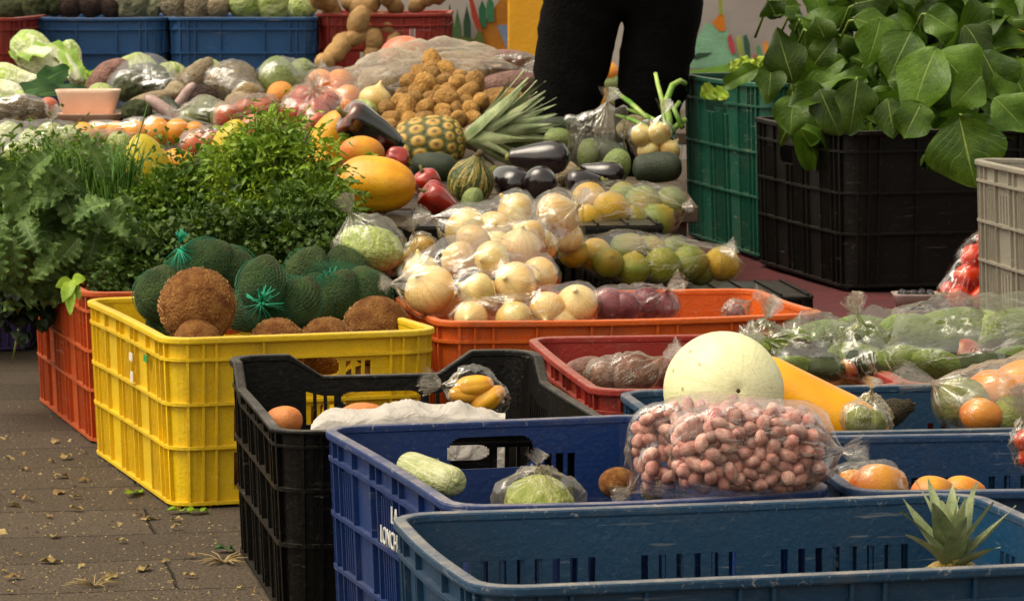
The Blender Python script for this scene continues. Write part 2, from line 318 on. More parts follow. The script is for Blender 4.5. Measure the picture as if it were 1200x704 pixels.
# ------------------------------------------------------------------ plastic crates
def crate(c, FL, yaw, wx, ly, h, label, group=None, z=0, rough=.42, worn=.3, name='crate', louver=True, longholes=True, dip=0, up=False, handle=True, hv=(.735, .858), slots=True, dark=False):
    """a slotted crate; FL is its front left rim corner, wx the width across, ly the depth away from the viewer"""
    a, b = wx / 2, ly / 2
    ux = Vector((math.cos(yaw), math.sin(yaw), 0)); uy = Vector((-math.sin(yaw), math.cos(yaw), 0))
    cen = Vector((FL[0], FL[1], z)) + ux * a + uy * b
    root = empty(name, cen, yaw); tag(root, label, 'crate', group)
    if up: root.rotation_euler = (PI, 0, yaw); root.location.z = z + h
    bk = 'black' in c[0]; m = plastic('plastic_' + c[0], c[1], 0, '#2a2620' if bk else '#5a5348', rough , .35 if bk else .5 if 'blue' in c[0] or c is NAV or c is YEL else 1); mr = plastic('rim_' + c[0] + str(int(worn * 100)), c[1], worn, '#2a2620' if bk else '#5a5348', rough + .08, .5 if bk else 1)
    r, tp = .036, .010
    a -= .006; b -= .006                                   # the rim stands out this much
    sides = [2 * (a - r), 2 * (b - r)] * 2
    rb = random.Random(int(FL[0] * 1000) + int(FL[1] * 977)); bow = [rb.uniform(-.004, .005) for _ in range(4)]; sag = [rb.uniform(-.002, .004) for _ in range(4)]
    def dz(k, s):
        if not dip: return 0
        L = sides[k]; e = (L - s, s, None, min(s, L - s))[1 if k == 3 else 3 if k == 2 else 0]
        if k == 0: return dip                               # only the two far corners stand up
        return dip * min(1, max(0, (e - .035) / .045))
    def vm(v, d): return v - d * max(0, (v - .72 * h) / (.28 * h))
    def ps(k, s, v, t):
        e_ = math.sin(PI * min(1, max(0, s / sides[k]))); o = t - tp * (1 - v / h) + bow[k] * e_ * v / h; v = vm(v, dz(k, s)) - sag[k] * e_ * v / h
        return ((-a + r + s, -b - o, v), (a + o, -b + r + s, v), (a - r - s, b + o, v), (-a - o, b - r - s, v))[k]
    def pc(k, f, v, t):
        o = t - tp * (1 - v / h) + r; an = -PI / 2 + PI / 2 * (k + f)
        v = vm(v, dip if k in (0, 3) else 0); cx, cy = ((a - r, -b + r), (a - r, b - r), (-a + r, b - r), (-a + r, -b + r))[k]
        return (cx + o * math.cos(an), cy + o * math.sin(an), v)
    def bar(mb, k, s0, s1, v0, v1, t0, t1):
        brk = [s0, s1] if s1 - s0 < .05 else [s0 + (s1 - s0) * q / 6 for q in range(7)]
        if dip: brk = sorted(set([s0, s1] + [x for x in (.035, .08, sides[k] - .08, sides[k] - .035) if s0 < x < s1]))
        secs = [[ps(k, s, v0, t0), ps(k, s, v0, t1), ps(k, s, v1, t1), ps(k, s, v1, t0)] for s in brk]
        sweep(mb, secs)
    def sweep(mb, secs, closed=False):
        n = len(secs); vs = [p for q in secs for p in q]; fs = []
        for i in range(n if closed else n - 1):
            A, B = i * 4, ((i + 1) % n) * 4
            for j in range(4): fs.append((A + j, B + j, B + (j + 1) % 4, A + (j + 1) % 4))
        if not closed: fs += [(0, 1, 2, 3), ((n - 1) * 4 + 3, (n - 1) * 4 + 2, (n - 1) * 4 + 1, (n - 1) * 4)]
        mb.add(vs, fs)
    def ring(mb, v0, v1, t0, t1):
        secs = []
        for k in range(4):
            L = sides[k]; brk = [0, .035, .08, L * .3, L * .5, L * .7, L - .08, L - .035, L] if dip else [L * q / 8 for q in range(9)]
            for s in brk: secs.append([ps(k, s, v0, t0), ps(k, s, v0, t1), ps(k, s, v1, t1), ps(k, s, v1, t0)])
            for i in range(1, 6): f = i / 6; secs.append([pc(k, f, v0, t0), pc(k, f, v0, t1), pc(k, f, v1, t1), pc(k, f, v1, t0)])
        sweep(mb, secs, True)
    TW = .0032
    def plate(mb, k, holes):
        L = sides[k]; v1 = h - .004
        us = sorted(set([0, L, L * .25, L * .5, L * .75] + [x for hh in holes for x in hh[:2]] + ([.035, .08, L - .08, L - .035] if dip else [])))
        vsn = sorted(set([.004, .72 * h, v1] + [x for hh in holes for x in hh[2:]]))
        solid = {}
        for i in range(len(us) - 1):
            for j in range(len(vsn) - 1):
                cu, cv = (us[i] + us[i + 1]) / 2, (vsn[j] + vsn[j + 1]) / 2
                solid[i, j] = not any(q[0] < cu < q[1] and q[2] < cv < q[3] for q in holes)
        idx = {}; vs = []; fs = []
        def vid(i, j, t):
            if (i, j, t) not in idx: idx[i, j, t] = len(vs); vs.append(ps(k, us[i], vsn[j], 0 if t == 0 else TW))
            return idx[i, j, t]
        for (i, j), sd in solid.items():
            if not sd: continue
            q = [(i, j), (i + 1, j), (i + 1, j + 1), (i, j + 1)]
            fs.append(tuple(vid(*p, 1) for p in q)); fs.append(tuple(vid(*p, 0) for p in reversed(q)))
            for (p0, p1, nb) in ((q[0], q[1], (i, j - 1)), (q[1], q[2], (i + 1, j)), (q[2], q[3], (i, j + 1)), (q[3], q[0], (i - 1, j))):
                if not solid.get(nb): fs.append((vid(*p0, 0), vid(*p1, 0), vid(*p1, 1), vid(*p0, 1)))
        mb.add(vs, fs)
    for k in range(4):
        L = sides[k]; short = (L == min(sides)); mb = MB(); holes = []; hole_k = handle == 'all' or (handle and short)
        if hole_k:                                          # grip hole with rounded ends
            f0, f1 = (.33, .67) if short else (.26, .62); rr = (hv[1] - hv[0]) * h / 2; vc = (hv[0] + hv[1]) * h / 2
            for q in range(6):
                d0, d1 = rr * q / 6, rr * (q + 1) / 6; dm = rr - (d0 + d1) / 2; hh = math.sqrt(max(0, rr * rr - dm * dm))
                holes.append((f0 * L + d0, f0 * L + d1, vc - hh, vc + hh)); holes.append((f1 * L - d1, f1 * L - d0, vc - hh, vc + hh))
            holes.append((f0 * L + rr, f1 * L - rr, vc - rr, vc + rr))
        if short:
            for cs in (.175, .22, .265, .70, .745, .79) if slots else ():
                for (r0, r1) in ((.64, .83), (.385, .575), (.10, .32)): holes.append((cs * L, cs * L + .0095, r0 * h, r1 * h))
            for q in range(7 if slots else 0):
                s_ = (.36 + q * .044) * L
                for (r0, r1) in ((.385, .575), (.10, .32)): holes.append((s_, s_ + .007, r0 * h, r1 * h))
            vr = [.03, .09, .31, .69, .91, .97]
        else:
            if longholes:
                n = 26
                if hole_k: n = 0
                for q in range(n):
                    fq = .06 + .88 * q / (n - 1)
                    if .34 < fq < .40 or .60 < fq < .66: continue
                    holes.append((fq * L - .0038, fq * L + .0038, .60 * h, .80 * h))
                    holes.append((fq * L - .0038, fq * L + .0038, .10 * h, .30 * h))
            vr = [.02, .075, .205, .37, .43, .57, .63, .795, .925, .98]
        plate(mb, k, holes)
        for hq in (.02, .345, .60, .86):
            hh = hq * h
            if hole_k and hv[0] < hq < hv[1]: bar(mb, k, 0, f0 * L, hh, hh + .0045, .001, .0105); bar(mb, k, f1 * L, L, hh, hh + .0045, .001, .0105)
            else: bar(mb, k, 0, L, hh, hh + .0045, .001, .0105)
        for i, f in enumerate(vr):
            s_ = f * L; top = h - .006
            pieces = [(.004, top)]
            bar(mb, k, s_ - .0018, s_ + .0018, pieces[0][0], (hv[0] * h - .001) if hole_k and f0 - .02 < f < f1 + .02 else top, .001, .0092)
        if louver and not short:
            for (f0, f1) in ((.09, .19), (.45, .55), (.81, .91)):
                for q in range(6):
                    s_ = (f0 + (f1 - f0) * q / 5) * L
                    for (r0, r1) in ((.05, .33), (.37, .59), (.62, .83)): bar(mb, k, s_ - .0016, s_ + .0016, r0 * h, r1 * h, .001, .0062)
        mb.build('end_wall' if short else 'side_wall', m, root)
        mb = MB(); secs = []
        cvs = [.004, h - .004]
        for i in range(7): f = i / 6; secs.append([pc(k, f, .004, 0), pc(k, f, .004, TW), pc(k, f, h - .004, TW), pc(k, f, h - .004, 0)])
        sweep(mb, secs)
        for hq in (.02, .345, .60, .86):
            hh = hq * h; secs = [[pc(k, i / 6, hh, .001), pc(k, i / 6, hh, .0105), pc(k, i / 6, hh + .0045, .0105), pc(k, i / 6, hh + .0045, .001)] for i in range(7)]; sweep(mb, secs)
        for f in (.2, .8):
            secs = [[pc(k, f - .03, v, .001), pc(k, f - .03, v, .009), pc(k, f + .03, v, .009), pc(k, f + .03, v, .001)] for v in (.004, h - .006)]; sweep(mb, secs)
        mb.build('corner_post', m, root)
    mb = MB(); ring(mb, h - .010, h, -.001, .0125); mb.build('rim', mr, root, bevel=.0025)
    mb = MB(); nx = max(4, int(wx / .05)); o = .013
    mb.bx(-a + o, a - o, -b + o, b - o, .004, .0075)
    for i in range(nx + 1):
        x = -a + o + (2 * a - 2 * o) * i / nx; mb.bx(x - .002, x + .002, -b + o, b - o, .0, .0095)
    mb.build('base', m, root)
    return root

YEL = ('yellow', '#deb80a'); ORA = ('orange', '#cc5a0c'); RED = ('red', '#8c2013'); BLU = ('blue', '#032a62'); NAV = ('navy', '#0b3857')
BLK = ('black', '#0b0907'); GRN = ('green', '#0c4f3c'); GRY = ('grey', '#8f8a7c'); PUR = ('purple', '#2a1a52'); OR2 = ('vermilion', '#b84c10'); DRED = ('brick_red', '#8a1f12'); BL2 = ('steel_blue', '#08335a'); FBL = ('far_blue', '#164a7c')
def corner_text(root, body, loc, rot, size, m, sx=1.0):
    cu = bpy.data.curves.new('lettering', 'FONT'); cu.body = body; cu.size = size; cu.extrude = .0006; cu.align_x = 'LEFT'
    t = bpy.data.objects.new('lettering', cu); COL.objects.link(t); bpy.context.view_layer.update()
    me = bpy.data.meshes.new_from_object(t.evaluated_get(bpy.context.evaluated_depsgraph_get())); bpy.data.objects.remove(t)
    me.materials.clear(); me.materials.append(m)
    o = link('lettering', me, root); o.location = loc; o.rotation_euler = rot; o.scale = (sx, 1, 1); return o

G_C = 'market crates full of produce'
cF = crate(NAV, (-.027, 2.885), .2276, .6, .4, .244, 'dusty dark blue crate closest to the viewer with a pineapple crown inside', G_C, worn=.75, handle=False)
cG = crate(BL2, (.352, 3.415), .14, .6, .4, .244, 'blue crate holding mangoes, just behind the crate with the pineapple crown', G_C, worn=.3)
cL = crate(BLU, (-.055, 3.32), .276, .4, .6, .244, 'bright blue crate with white lettering and an oval handle hole', G_C, worn=.55, longholes=False, hv=(.77, .925))
cH = crate(NAV, (.192, 3.83), .14, .6, .40, .244, 'dark blue crate holding the pale melon and yellow squash', G_C, worn=.35)
cK = crate(BLK, (-.275, 3.943), .188, .4, .52, .262, 'black crate with dipped sides and a white bag inside', G_C, worn=.4, dip=.03, rough=.3)
cR = crate(DRED, (.107, 4.235), .137, .4, .6, .244, 'red crate with a tied bag of pinkish roots inside', G_C, worn=.25)
cR2 = crate(DRED, (.511, 4.29), .137, .4, .6, .244, 'red crate heaped with clear bags of green vegetables', G_C, worn=.25)
cY = crate(YEL, (-.489, 4.776), .316, .4, .6, .248, 'yellow crate filled with coconuts and netted green fruit', G_C, worn=.15, longholes=False)
cO = crate(ORA, (-.107, 5.04), .207, .6, .4, .244, 'orange crate full of bagged onions', G_C, worn=.15)
cP = crate(OR2, (-.682, 5.42), .293, .42, .6, .250, 'vermilion crate under the green herbs behind the yellow crate', G_C, worn=.15, longholes=False)
cU = crate(PUR, (-1.34, 6.72), .05, .38, .6, .27, 'dark purple crate half hidden behind hanging kale', G_C, worn=.2)
ZP = .165
cT = crate(('black_worn', '#0e0b08'), (.617, 6.3), .213, .42, .6, .30, 'black crate overflowing with big dark chard leaves', G_C, z=ZP, worn=.2, rough=.4, handle='all', slots=False, longholes=False)
cE = crate(GRN, (.507, 6.95), .2, .42, .64, .365, 'tall dark green crate behind the black crate of chard', G_C, z=ZP, worn=.3, handle='all', hv=(.80, .90))
cGy = crate(GRY, (.90, 5.357), .15, .42, .6, .27, 'pale grey crate beside the bag of tomatoes', G_C, z=ZP, worn=.2)
cB1 = crate(BLK, (-.33, 5.72), .06, .6, .4, .335, 'upturned black crate carrying the yellow papaya', G_C, up=True, worn=.2)
cB2 = crate(BLK, (.12, 5.6), .1, .40, .30, .225, 'upturned black crate carrying the bags of limes', G_C, up=True, worn=.2)
ZB = .375
cK1 = crate(FBL, P(32, 20, 9.3).xy, .0, .375, .6, .25, 'far blue crate with broccoli and beets piled on it', G_C, z=ZB, handle=False, slots=False)
cK2 = crate(FBL, P(198, 20, 9.3).xy, .0, .40, .6, .25, 'far blue crate with cabbages and celeriac piled on it', G_C, z=ZB, handle=False, slots=False)
cK3 = crate(RED, P(372, 20, 9.35).xy, .0, .36, .6, .25, 'far red crate with ginger roots piled on it', G_C, z=ZB + .01, handle=False)
cK0 = crate(RED, P(-164, 20, 8.9).xy, -.02, .40, .6, .24, 'far red crate beside the pak choi leaves', G_C, z=ZB + .015, handle=False)
white_ink = plain('white_ink', '#c9c9c4', .6)
black_ink = plain('dark_ink', '#1c120c', .6)
corner_text(cL, 'LA', (-.2035, -.040, .186), (PI / 2, 0, -PI / 2), .026, white_ink)
corner_text(cL, 'LONCHA', (-.2035, .008, .158), (PI / 2, 0, -PI / 2), .027, white_ink, .8)
corner_text(cO, 'AGUATER', (-.05, -.2045, .1865), (PI / 2, 0, 0), .026, white_ink, .95)
#SPLIT
# ------------------------------------------------------------------ produce kinds (each mesh is about 1 across; scaled where it lies)
def fm(name, mat, *variants):
    out = []
    for a in variants:
        mb = MB(); vs, fs = a; mb.add(vs, fs); out.append(mb.mesh(name, mat))
    return out
def stemmesh(name, mat, h=.12, r=.04, z0=.46, bend=.05, flare=1.5):
    mb = MB(); mb.tube([(0, 0, z0), (bend * .3, 0, z0 + h * .5), (bend, 0, z0 + h)], [r * flare, r, r * 1.15], 7); return mb.mesh(name, mat)
m_stem = produce('stem_green', '#5d6b2c', '#7a6b3a', 6, .7, .3, 20)
m_stemb = produce('stem_brown', '#5a4a2a', '#33281a', 6, .8, .3, 20)
K = {}
K['onion'] = fm('onion', produce('onion_skin', '#cea870', '#e4cfa4', 2.5, .38, .08, 10, zramp=[(0, '#cfae6c'), (.35, '#d6a660'), (.75, '#dfbe80'), (1, '#dcd09a')], stripe=(9, '#b0803c', .4), val=.28, coat=.25),
    *[lathe([(-.44, .0), (-.40, .16), (-.2, .42), (.05, .5), (.28, .38), (.42, .16), (.48, .07), (.54, .05), (.555, .0)], 18, 26, nz=(.03, 2), seed=i) for i in range(3)])
K['white_onion'] = fm('onion', produce('white_onion_skin', '#dccb8a', '#c9a25c', 1.8, .32, .06, 10, stripe=(11, '#9a8f4e', .4), val=.2, coat=.3), *[lathe([(-.44, .0), (-.40, .16), (-.2, .42), (.05, .5), (.28, .38), (.42, .16), (.52, .07), (.60, .04), (.62, .0)], 18, 26, nz=(.03, 2), seed=i + 5) for i in range(2)])
K['red_onion'] = fm('onion', produce('red_onion_skin', '#6a3340', '#8d5560', 2, .4, .08, 10, stripe=(9, '#3e1a24', .6), val=.3, coat=.2), *[lathe([(-.44, .0), (-.40, .16), (-.2, .42), (.05, .5), (.28, .38), (.42, .16), (.55, .06), (.66, .04), (.68, .0)], 16, 24, nz=(.03, 2), seed=i + 9) for i in range(2)])
K['lime'] = fm('lime', produce('lime_skin', '#55681a', '#8b8e22', 1.6, .36, .25, 26, zramp=[(0, '#8a8a22'), (.5, '#5d7320'), (1, '#9a7e22')], val=.5, fine=.2), *[lathe([(-.53, 0), (-.50, .10), (-.4, .3), (-.1, .49), (.1, .5), (.4, .3), (.50, .10), (.55, .03), (.555, 0)], 16, 24, nz=(.02, 2), seed=i) for i in range(2)])
K['yellow_lime'] = fm('lime', produce('ripe_lime_skin', '#c79a16', '#a08a1c', 1.5, .36, .3, 26, val=.25, fine=.2), lathe(ball(1), 16, 24, nz=(.02, 2), seed=4), lathe(ball(1.06), 16, 24, nz=(.02, 2), seed=6))
K['orange'] = fm('orange', produce('orange_skin', '#d9791a', '#e09a3a', 1.6, .4, .3, 30, val=.2), lathe(ball(.95), 16, 24, nz=(.02, 2), seed=1), lathe(ball(.98), 16, 24, nz=(.02, 2), seed=2))
K['tomato'] = fm('tomato', produce('tomato_skin', '#aa1c10', '#c04a22', 1.5, .25, .03, 8, val=.3, coat=.4), lathe([(-.40, 0), (-.42, .12), (-.3, .40), (0, .5), (.28, .42), (.38, .2), (.34, .05), (.33, 0)], 16, 26, (5, .05), (.02, 2), 1), lathe([(-.45, 0), (-.44, .12), (-.3, .38), (0, .47), (.3, .40), (.42, .18), (.38, .05), (.37, 0)], 16, 26, (4, .06), (.04, 2), 2))
K['carrot_tomato'] = fm('tomato', produce('pink_tomato_skin', '#b8553a', '#c97a5a', 1.5, .35, .05, 8, val=.3), lathe(ball(1.25), 16, 24, nz=(.05, 1.6), seed=3), lathe(ball(1.1), 16, 24, nz=(.05, 1.6), seed=4))
K['potato'] = fm('potato', produce('yellow_potato_skin', '#b98a42', '#8a6224', 2.4, .7, .5, 9, speck=('#5a3c14', 5, .08), val=.5), *[lathe(ball(1.05 + .25 * i), 14, 20, nz=(.16, 1.7), seed=i) for i in range(3)])
K['avocado'] = fm('avocado', produce('avocado_skin', '#384a22', '#526632', 3, .6, .8, 22, .25, val=.4, speck=('#46522a', 12, .14)), *[lathe([(-.5, 0), (-.47, .17), (-.3, .40), (-.05, .5), (.2, .46), (.42, .30), (.53, .12), (.56, 0)], 24, 34, nz=(.055, 2.4), seed=i) for i in range(2)])
K['mango'] = fm('mango', produce('mango_skin', '#d28a1e', '#c2571c', 1.1, .4, .1, 14, zramp=[(0, '#c86a24'), (.5, '#d99a22'), (1, '#b06a20')], speck=('#7a4a16', 16, .05), val=.25), lathe([(-.62, 0), (-.58, .18), (-.35, .42), (0, .5), (.35, .42), (.58, .2), (.64, 0)], 18, 26, nz=(.04, 1.4), seed=1, bend=.1, flat=.86), lathe([(-.6, 0), (-.56, .2), (-.3, .45), (0, .5), (.3, .40), (.56, .2), (.62, 0)], 18, 26, nz=(.04, 1.4), seed=2, bend=-.1, flat=.9))
K['eggplant'] = fm('eggplant', produce('eggplant_skin', '#150d14', '#231418', 2, .16, .03, 6, coat=.8, val=.2, fine=.05), lathe([(-.85, 0), (-.82, .18), (-.65, .42), (-.35, .5), (.05, .46), (.45, .36), (.75, .27), (.9, .2), (.95, 0)], 22, 28, nz=(.03, 1.2), seed=1, bend=.12), lathe([(-.75, 0), (-.72, .2), (-.55, .44), (-.25, .5), (.1, .45), (.42, .34), (.62, .25), (.7, .18), (.74, 0)], 22, 28, nz=(.03, 1.2), seed=2, bend=.08))
K['papaya'] = fm('papaya', produce('papaya_skin', '#e0a410', '#cc8410', 1.0, .38, .08, 10, speck=('#8a5a12', 11, .06), val=.1, zramp=[(0, '#c98a14'), (.6, '#e2aa14'), (1, '#d98a10')]), lathe([(-.95, 0), (-.92, .12), (-.75, .36), (-.4, .49), (.1, .5), (.5, .43), (.8, .28), (.92, .1), (.94, 0)], 24, 40, (5, .09), (.02, 1), 1), lathe([(-.75, 0), (-.72, .14), (-.55, .38), (-.2, .5), (.2, .48), (.5, .33), (.68, .16), (.74, 0)], 22, 40, (5, .07), (.03, 1), 2))
K['green_papaya'] = fm('papaya', produce('spotted_papaya_skin', '#b3a012', '#c9ac18', 1.2, .42, .1, 10, speck=('#4e4a10', 7, .10), val=.1), lathe([(-.75, 0), (-.72, .14), (-.55, .38), (-.2, .5), (.2, .48), (.5, .33), (.68, .16), (.74, 0)], 22, 40, (5, .05), (.03, 1), 2))
K['bell_pepper'] = fm('pepper', produce('dark_pepper_skin', '#0e120a', '#1a1a0c', 1.2, .14, .03, 6, coat=.8, val=.1, fine=.05, zramp=[(0, '#0d120b'), (.84, '#10120a'), (.96, '#5a2410'), (1, '#7a3a14')]), lathe([(-.75, 0), (-.78, .1), (-.72, .26), (-.3, .38), (.2, .47), (.5, .46), (.62, .3), (.56, .10), (.52, 0)], 24, 40, (4, .12), (.05, 1.2), 1))
K['red_pepper'] = fm('pepper', produce('red_pepper_skin', '#8c140c', '#a02a14', 1.2, .2, .05, 6, coat=.6, val=.2, fine=.06), lathe([(-.6, 0), (-.62, .1), (-.52, .3), (-.2, .42), (.2, .5), (.45, .44), (.55, .28), (.48, .10), (.46, 0)], 24, 40, (3, .16), (.09, 1.6), 3), lathe([(-.5, 0), (-.5, .12), (-.4, .34), (-.1, .47), (.2, .5), (.38, .40), (.45, .24), (.40, .10), (.38, 0)], 24, 40, (4, .14), (.10, 1.6), 5))
K['cucumber'] = fm('cucumber', produce('dark_green_skin', '#26331a', '#1a2412', 2, .5, .3, 20, speck=('#525a36', 16, .08), val=.2), lathe([(-.95, 0), (-.92, .2), (-.75, .42), (-.3, .5), (.3, .5), (.7, .42), (.9, .22), (.95, 0)], 20, 26, nz=(.03, 1), seed=2, bend=.05), lathe([(-1.3, 0), (-1.26, .22), (-1.1, .42), (-.3, .5), (.4, .48), (1.1, .4), (1.25, .2), (1.3, 0)], 20, 26, nz=(.03, 1), seed=3, bend=.08))
K['squash'] = fm('squash', produce('green_squash_skin', '#3b4a1c', '#2a3818', 1.6, .5, .3, 10, stripe=(6, '#b39a4a', .9), speck=('#b8a050', 9, .10), val=.15), lathe([(-.55, 0), (-.52, .18), (-.35, .42), (0, .5), (.3, .42), (.5, .24), (.62, .13), (.68, .1), (.70, 0)], 22, 40, (8, .09), (.04, 1.5), 1))
K['coconut'] = fm('coconut', produce('coconut_husk', '#704320', '#966a38', 5, .9, .6, 30, spec=.2, val=.2, fine=.25), *[lathe(ball(1.0 + .04 * i, n=11), 24, 34, nz=(.03, 2.5), seed=i) for i in range(2)])
K['melon'] = fm('melon', produce('melon_rind', '#e8e4b8', '#dad8a6', 1.6, .42, .05, 12, speck=('#98925a', 5, .045), val=.0, stripe=(13, '#b5b878', .25), fine=.12), lathe([(-.5, 0), (-.49, .1), (-.4, .31), (-.18, .47), (.05, .5), (.28, .43), (.43, .27), (.485, .12), (.482, .03), (.47, 0)], 30, 52, nz=(.016, 1.7), seed=1))
K['long_squash'] = fm('squash', produce('yellow_squash_skin', '#eaa404', '#e09204', 1.2, .3, .05, 10, val=.05, coat=.2, fine=.05), lathe([(-1.3, 0), (-1.26, .2), (-1.05, .42), (-.6, .5), (0, .46), (.6, .40), (1.05, .34), (1.2, .2), (1.25, 0)], 26, 30, nz=(.02, .8), seed=1, bend=-.08))
K['pear'] = fm('pear', produce('rough_brown_skin', '#4a3d1e', '#2e2a16', 4, .8, .8, 16, val=.1), lathe([(-.55, 0), (-.52, .2), (-.3, .45), (-.05, .5), (.25, .4), (.5, .26), (.66, .22), (.70, 0)], 20, 26, nz=(.08, 2.4), seed=1))
K['root'] = fm('root', produce('pale_root_skin', '#a8977a', '#86765a', 3, .8, .5, 10, val=.35, speck=('#5a4a36', 6, .07)), lathe(ball(1.3), 16, 24, nz=(.12, 1.6), seed=1), lathe(ball(1.0), 16, 24, nz=(.16, 2), seed=2), lathe([(-1.2, 0), (-1.15, .2), (-.7, .45), (0, .5), (.6, .4), (1.1, .2), (1.2, 0)], 16, 22, nz=(.06, 1.2), seed=3, bend=.1))
K['pink_root'] = fm('root', produce('dusky_root_skin', '#8a6458', '#6a4a42', 3, .7, .4, 10, val=.3), lathe([(-1.0, 0), (-.95, .2), (-.6, .42), (0, .5), (.5, .42), (.9, .2), (1.0, 0)], 16, 22, nz=(.08, 1.2), seed=3, bend=.1), lathe(ball(1.3), 16, 22, nz=(.10, 1.6), seed=5))
K['chayote'] = fm('chayote', produce('chayote_skin', '#5f7038', '#7c8848', 2, .55, .3, 12, val=.25), lathe([(-.6, 0), (-.56, .2), (-.35, .45), (0, .5), (.3, .42), (.5, .26), (.6, 0)], 18, 30, (5, .08), (.05, 1.5), 1), lathe(ball(1.3), 18, 30, (5, .06), (.06, 1.5), 2))
K['florets'] = fm('head', produce('broccoli_head', '#46552a', '#66703c', 9, .9, 1.0, 34, val=.3, fine=.3), *[lathe(ball(.85), 46, 66, nz=(.13, 6), seed=i) for i in range(2)])
K['curds'] = fm('head', produce('cauliflower_head', '#8f9270', '#a8a888', 9, .9, .8, 34, val=.2, fine=.25), lathe(ball(.8), 46, 66, nz=(.13, 6), seed=3))
K['beet'] = fm('beet', produce('earthy_beet_skin', '#4a3328', '#2e201c', 4, .9, .6, 14, val=.3), lathe(ball(.95), 18, 26, nz=(.09, 1.8), seed=1), lathe(ball(1.05), 18, 26, nz=(.09, 1.8), seed=2))
K['celeriac'] = fm('celeriac', produce('celeriac_skin', '#a5977a', '#7c7058', 5, .9, .9, 12, val=.25, speck=('#5a5038', 7, .10)), lathe(ball(.9), 24, 34, nz=(.12, 2.4), seed=1), lathe(ball(1.2), 24, 34, nz=(.12, 2.4), seed=4))
K['cabbage'] = fm('cabbage', produce('cabbage_leaf', '#8fa24c', '#aab56a', 2.5, .5, .4, 8, stripe=(5, '#c9cf98', .7), val=.2), lathe(ball(.85), 26, 40, nz=(.08, 2.6), seed=1), lathe(ball(.9), 26, 40, nz=(.08, 2.6), seed=5))
K['daikon'] = fm('root', produce('pale_lilac_root', '#b59a94', '#a08480', 2, .5, .1, 10, val=.1), lathe([(-1.8, 0), (-1.75, .2), (-1.2, .45), (0, .5), (1.2, .42), (1.7, .2), (1.8, 0)], 18, 22, nz=(.03, 1), seed=2))
K['passion'] = fm('fruit', produce('yellow_fruit_skin', '#e6a414', '#d98c14', 1.5, .38, .15, 16, val=.2), lathe(ball(1.12), 16, 24, nz=(.03, 1.6), seed=1), lathe(ball(1.0), 16, 24, nz=(.03, 1.6), seed=2))
K['nut'] = fm('peanut', produce('peanut_skin', '#b07872', '#dcbcb0', 1.3, .55, .25, 10, val=.75, stripe=(7, '#6a2f2c', .5), fine=.2), *[lathe(ball(1.2 + .22 * i), 10, 14, nz=(.09, 1.8), seed=i) for i in range(3)])
K['nut2'] = fm('peanut', produce('red_peanut_skin', '#8a1f1c', '#a8473a', 1.6, .45, .1, 14, val=.4), lathe(ball(1.2), 10, 14, nz=(.05, 1.5), seed=8))
K['berry'] = fm('berry', produce('berry_skin', '#0d0b12', '#1c1018', 3, .2, .5, 7, val=.2, coat=.5), lathe(ball(1.05), 12, 16, nz=(.12, 5), seed=8))
PARTS = {'eggplant': ('calyx', stemmesh('calyx', produce('calyx_green', '#6f7a30', '#8a8038', 4, .7, .3, 12), .22, .10, .80, .08, 2.3)),
    'bell_pepper': ('stem', stemmesh('stem', m_stem, .30, .06, .50, .10, 2.2)), 'red_pepper': ('stem', stemmesh('stem', m_stem, .26, .05, .42, .08, 2.0)),
    'squash': ('stem', stemmesh('stem', m_stemb, .16, .07, .66, .05)), 'melon': ('stem_scar', stemmesh('stem_scar', m_stemb, .014, .019, .466, 0, 1.6)),
    'pear': ('stem', stemmesh('stem', m_stemb, .14, .05, .66, .05)), 'tomato': ('stem', stemmesh('stem', m_stem, .10, .03, .33, .03, 2)),
    'papaya': ('stem_scar', stemmesh('stem_scar', m_stemb, .03, .05, .92, 0, 1.3)), 'mango': ('stem', stemmesh('stem', m_stemb, .04, .03, .62, .01))}
ITEMS = {}
def fruit(kind, pos, size, axis=(0, 0, 1), name=None, label=None, cat=None, group=None, var=None, spin=None, sq=(1, 1, 1)):
    mvs = K[kind]; me = mvs[(var if var is not None else random.randrange(len(mvs))) % len(mvs)]
    o = bpy.data.objects.new(name or me.name.split('.')[0], me); COL.objects.link(o)
    sp = random.random() * 6.28 if spin is None else spin
    o.matrix_world = Matrix.Translation(Vector(pos)) @ axis_rot(axis, sp) @ Matrix.Diagonal((size * sq[0], size * sq[1], size * sq[2], 1))
    tag(o, label, cat, group)
    if kind in PARTS:
        pn, pm = PARTS[kind]; link(pn, pm, o)
    return o
def fpx(kind, px, py, Y, dpx, axis=(0, 0, 1), **kw):
    return fruit(kind, P(px, py, Y), dpx / S(Y), axis, **kw)
def rnd_axis(): return Vector((random.gauss(0, 1), random.gauss(0, 1), random.gauss(0, 1)))

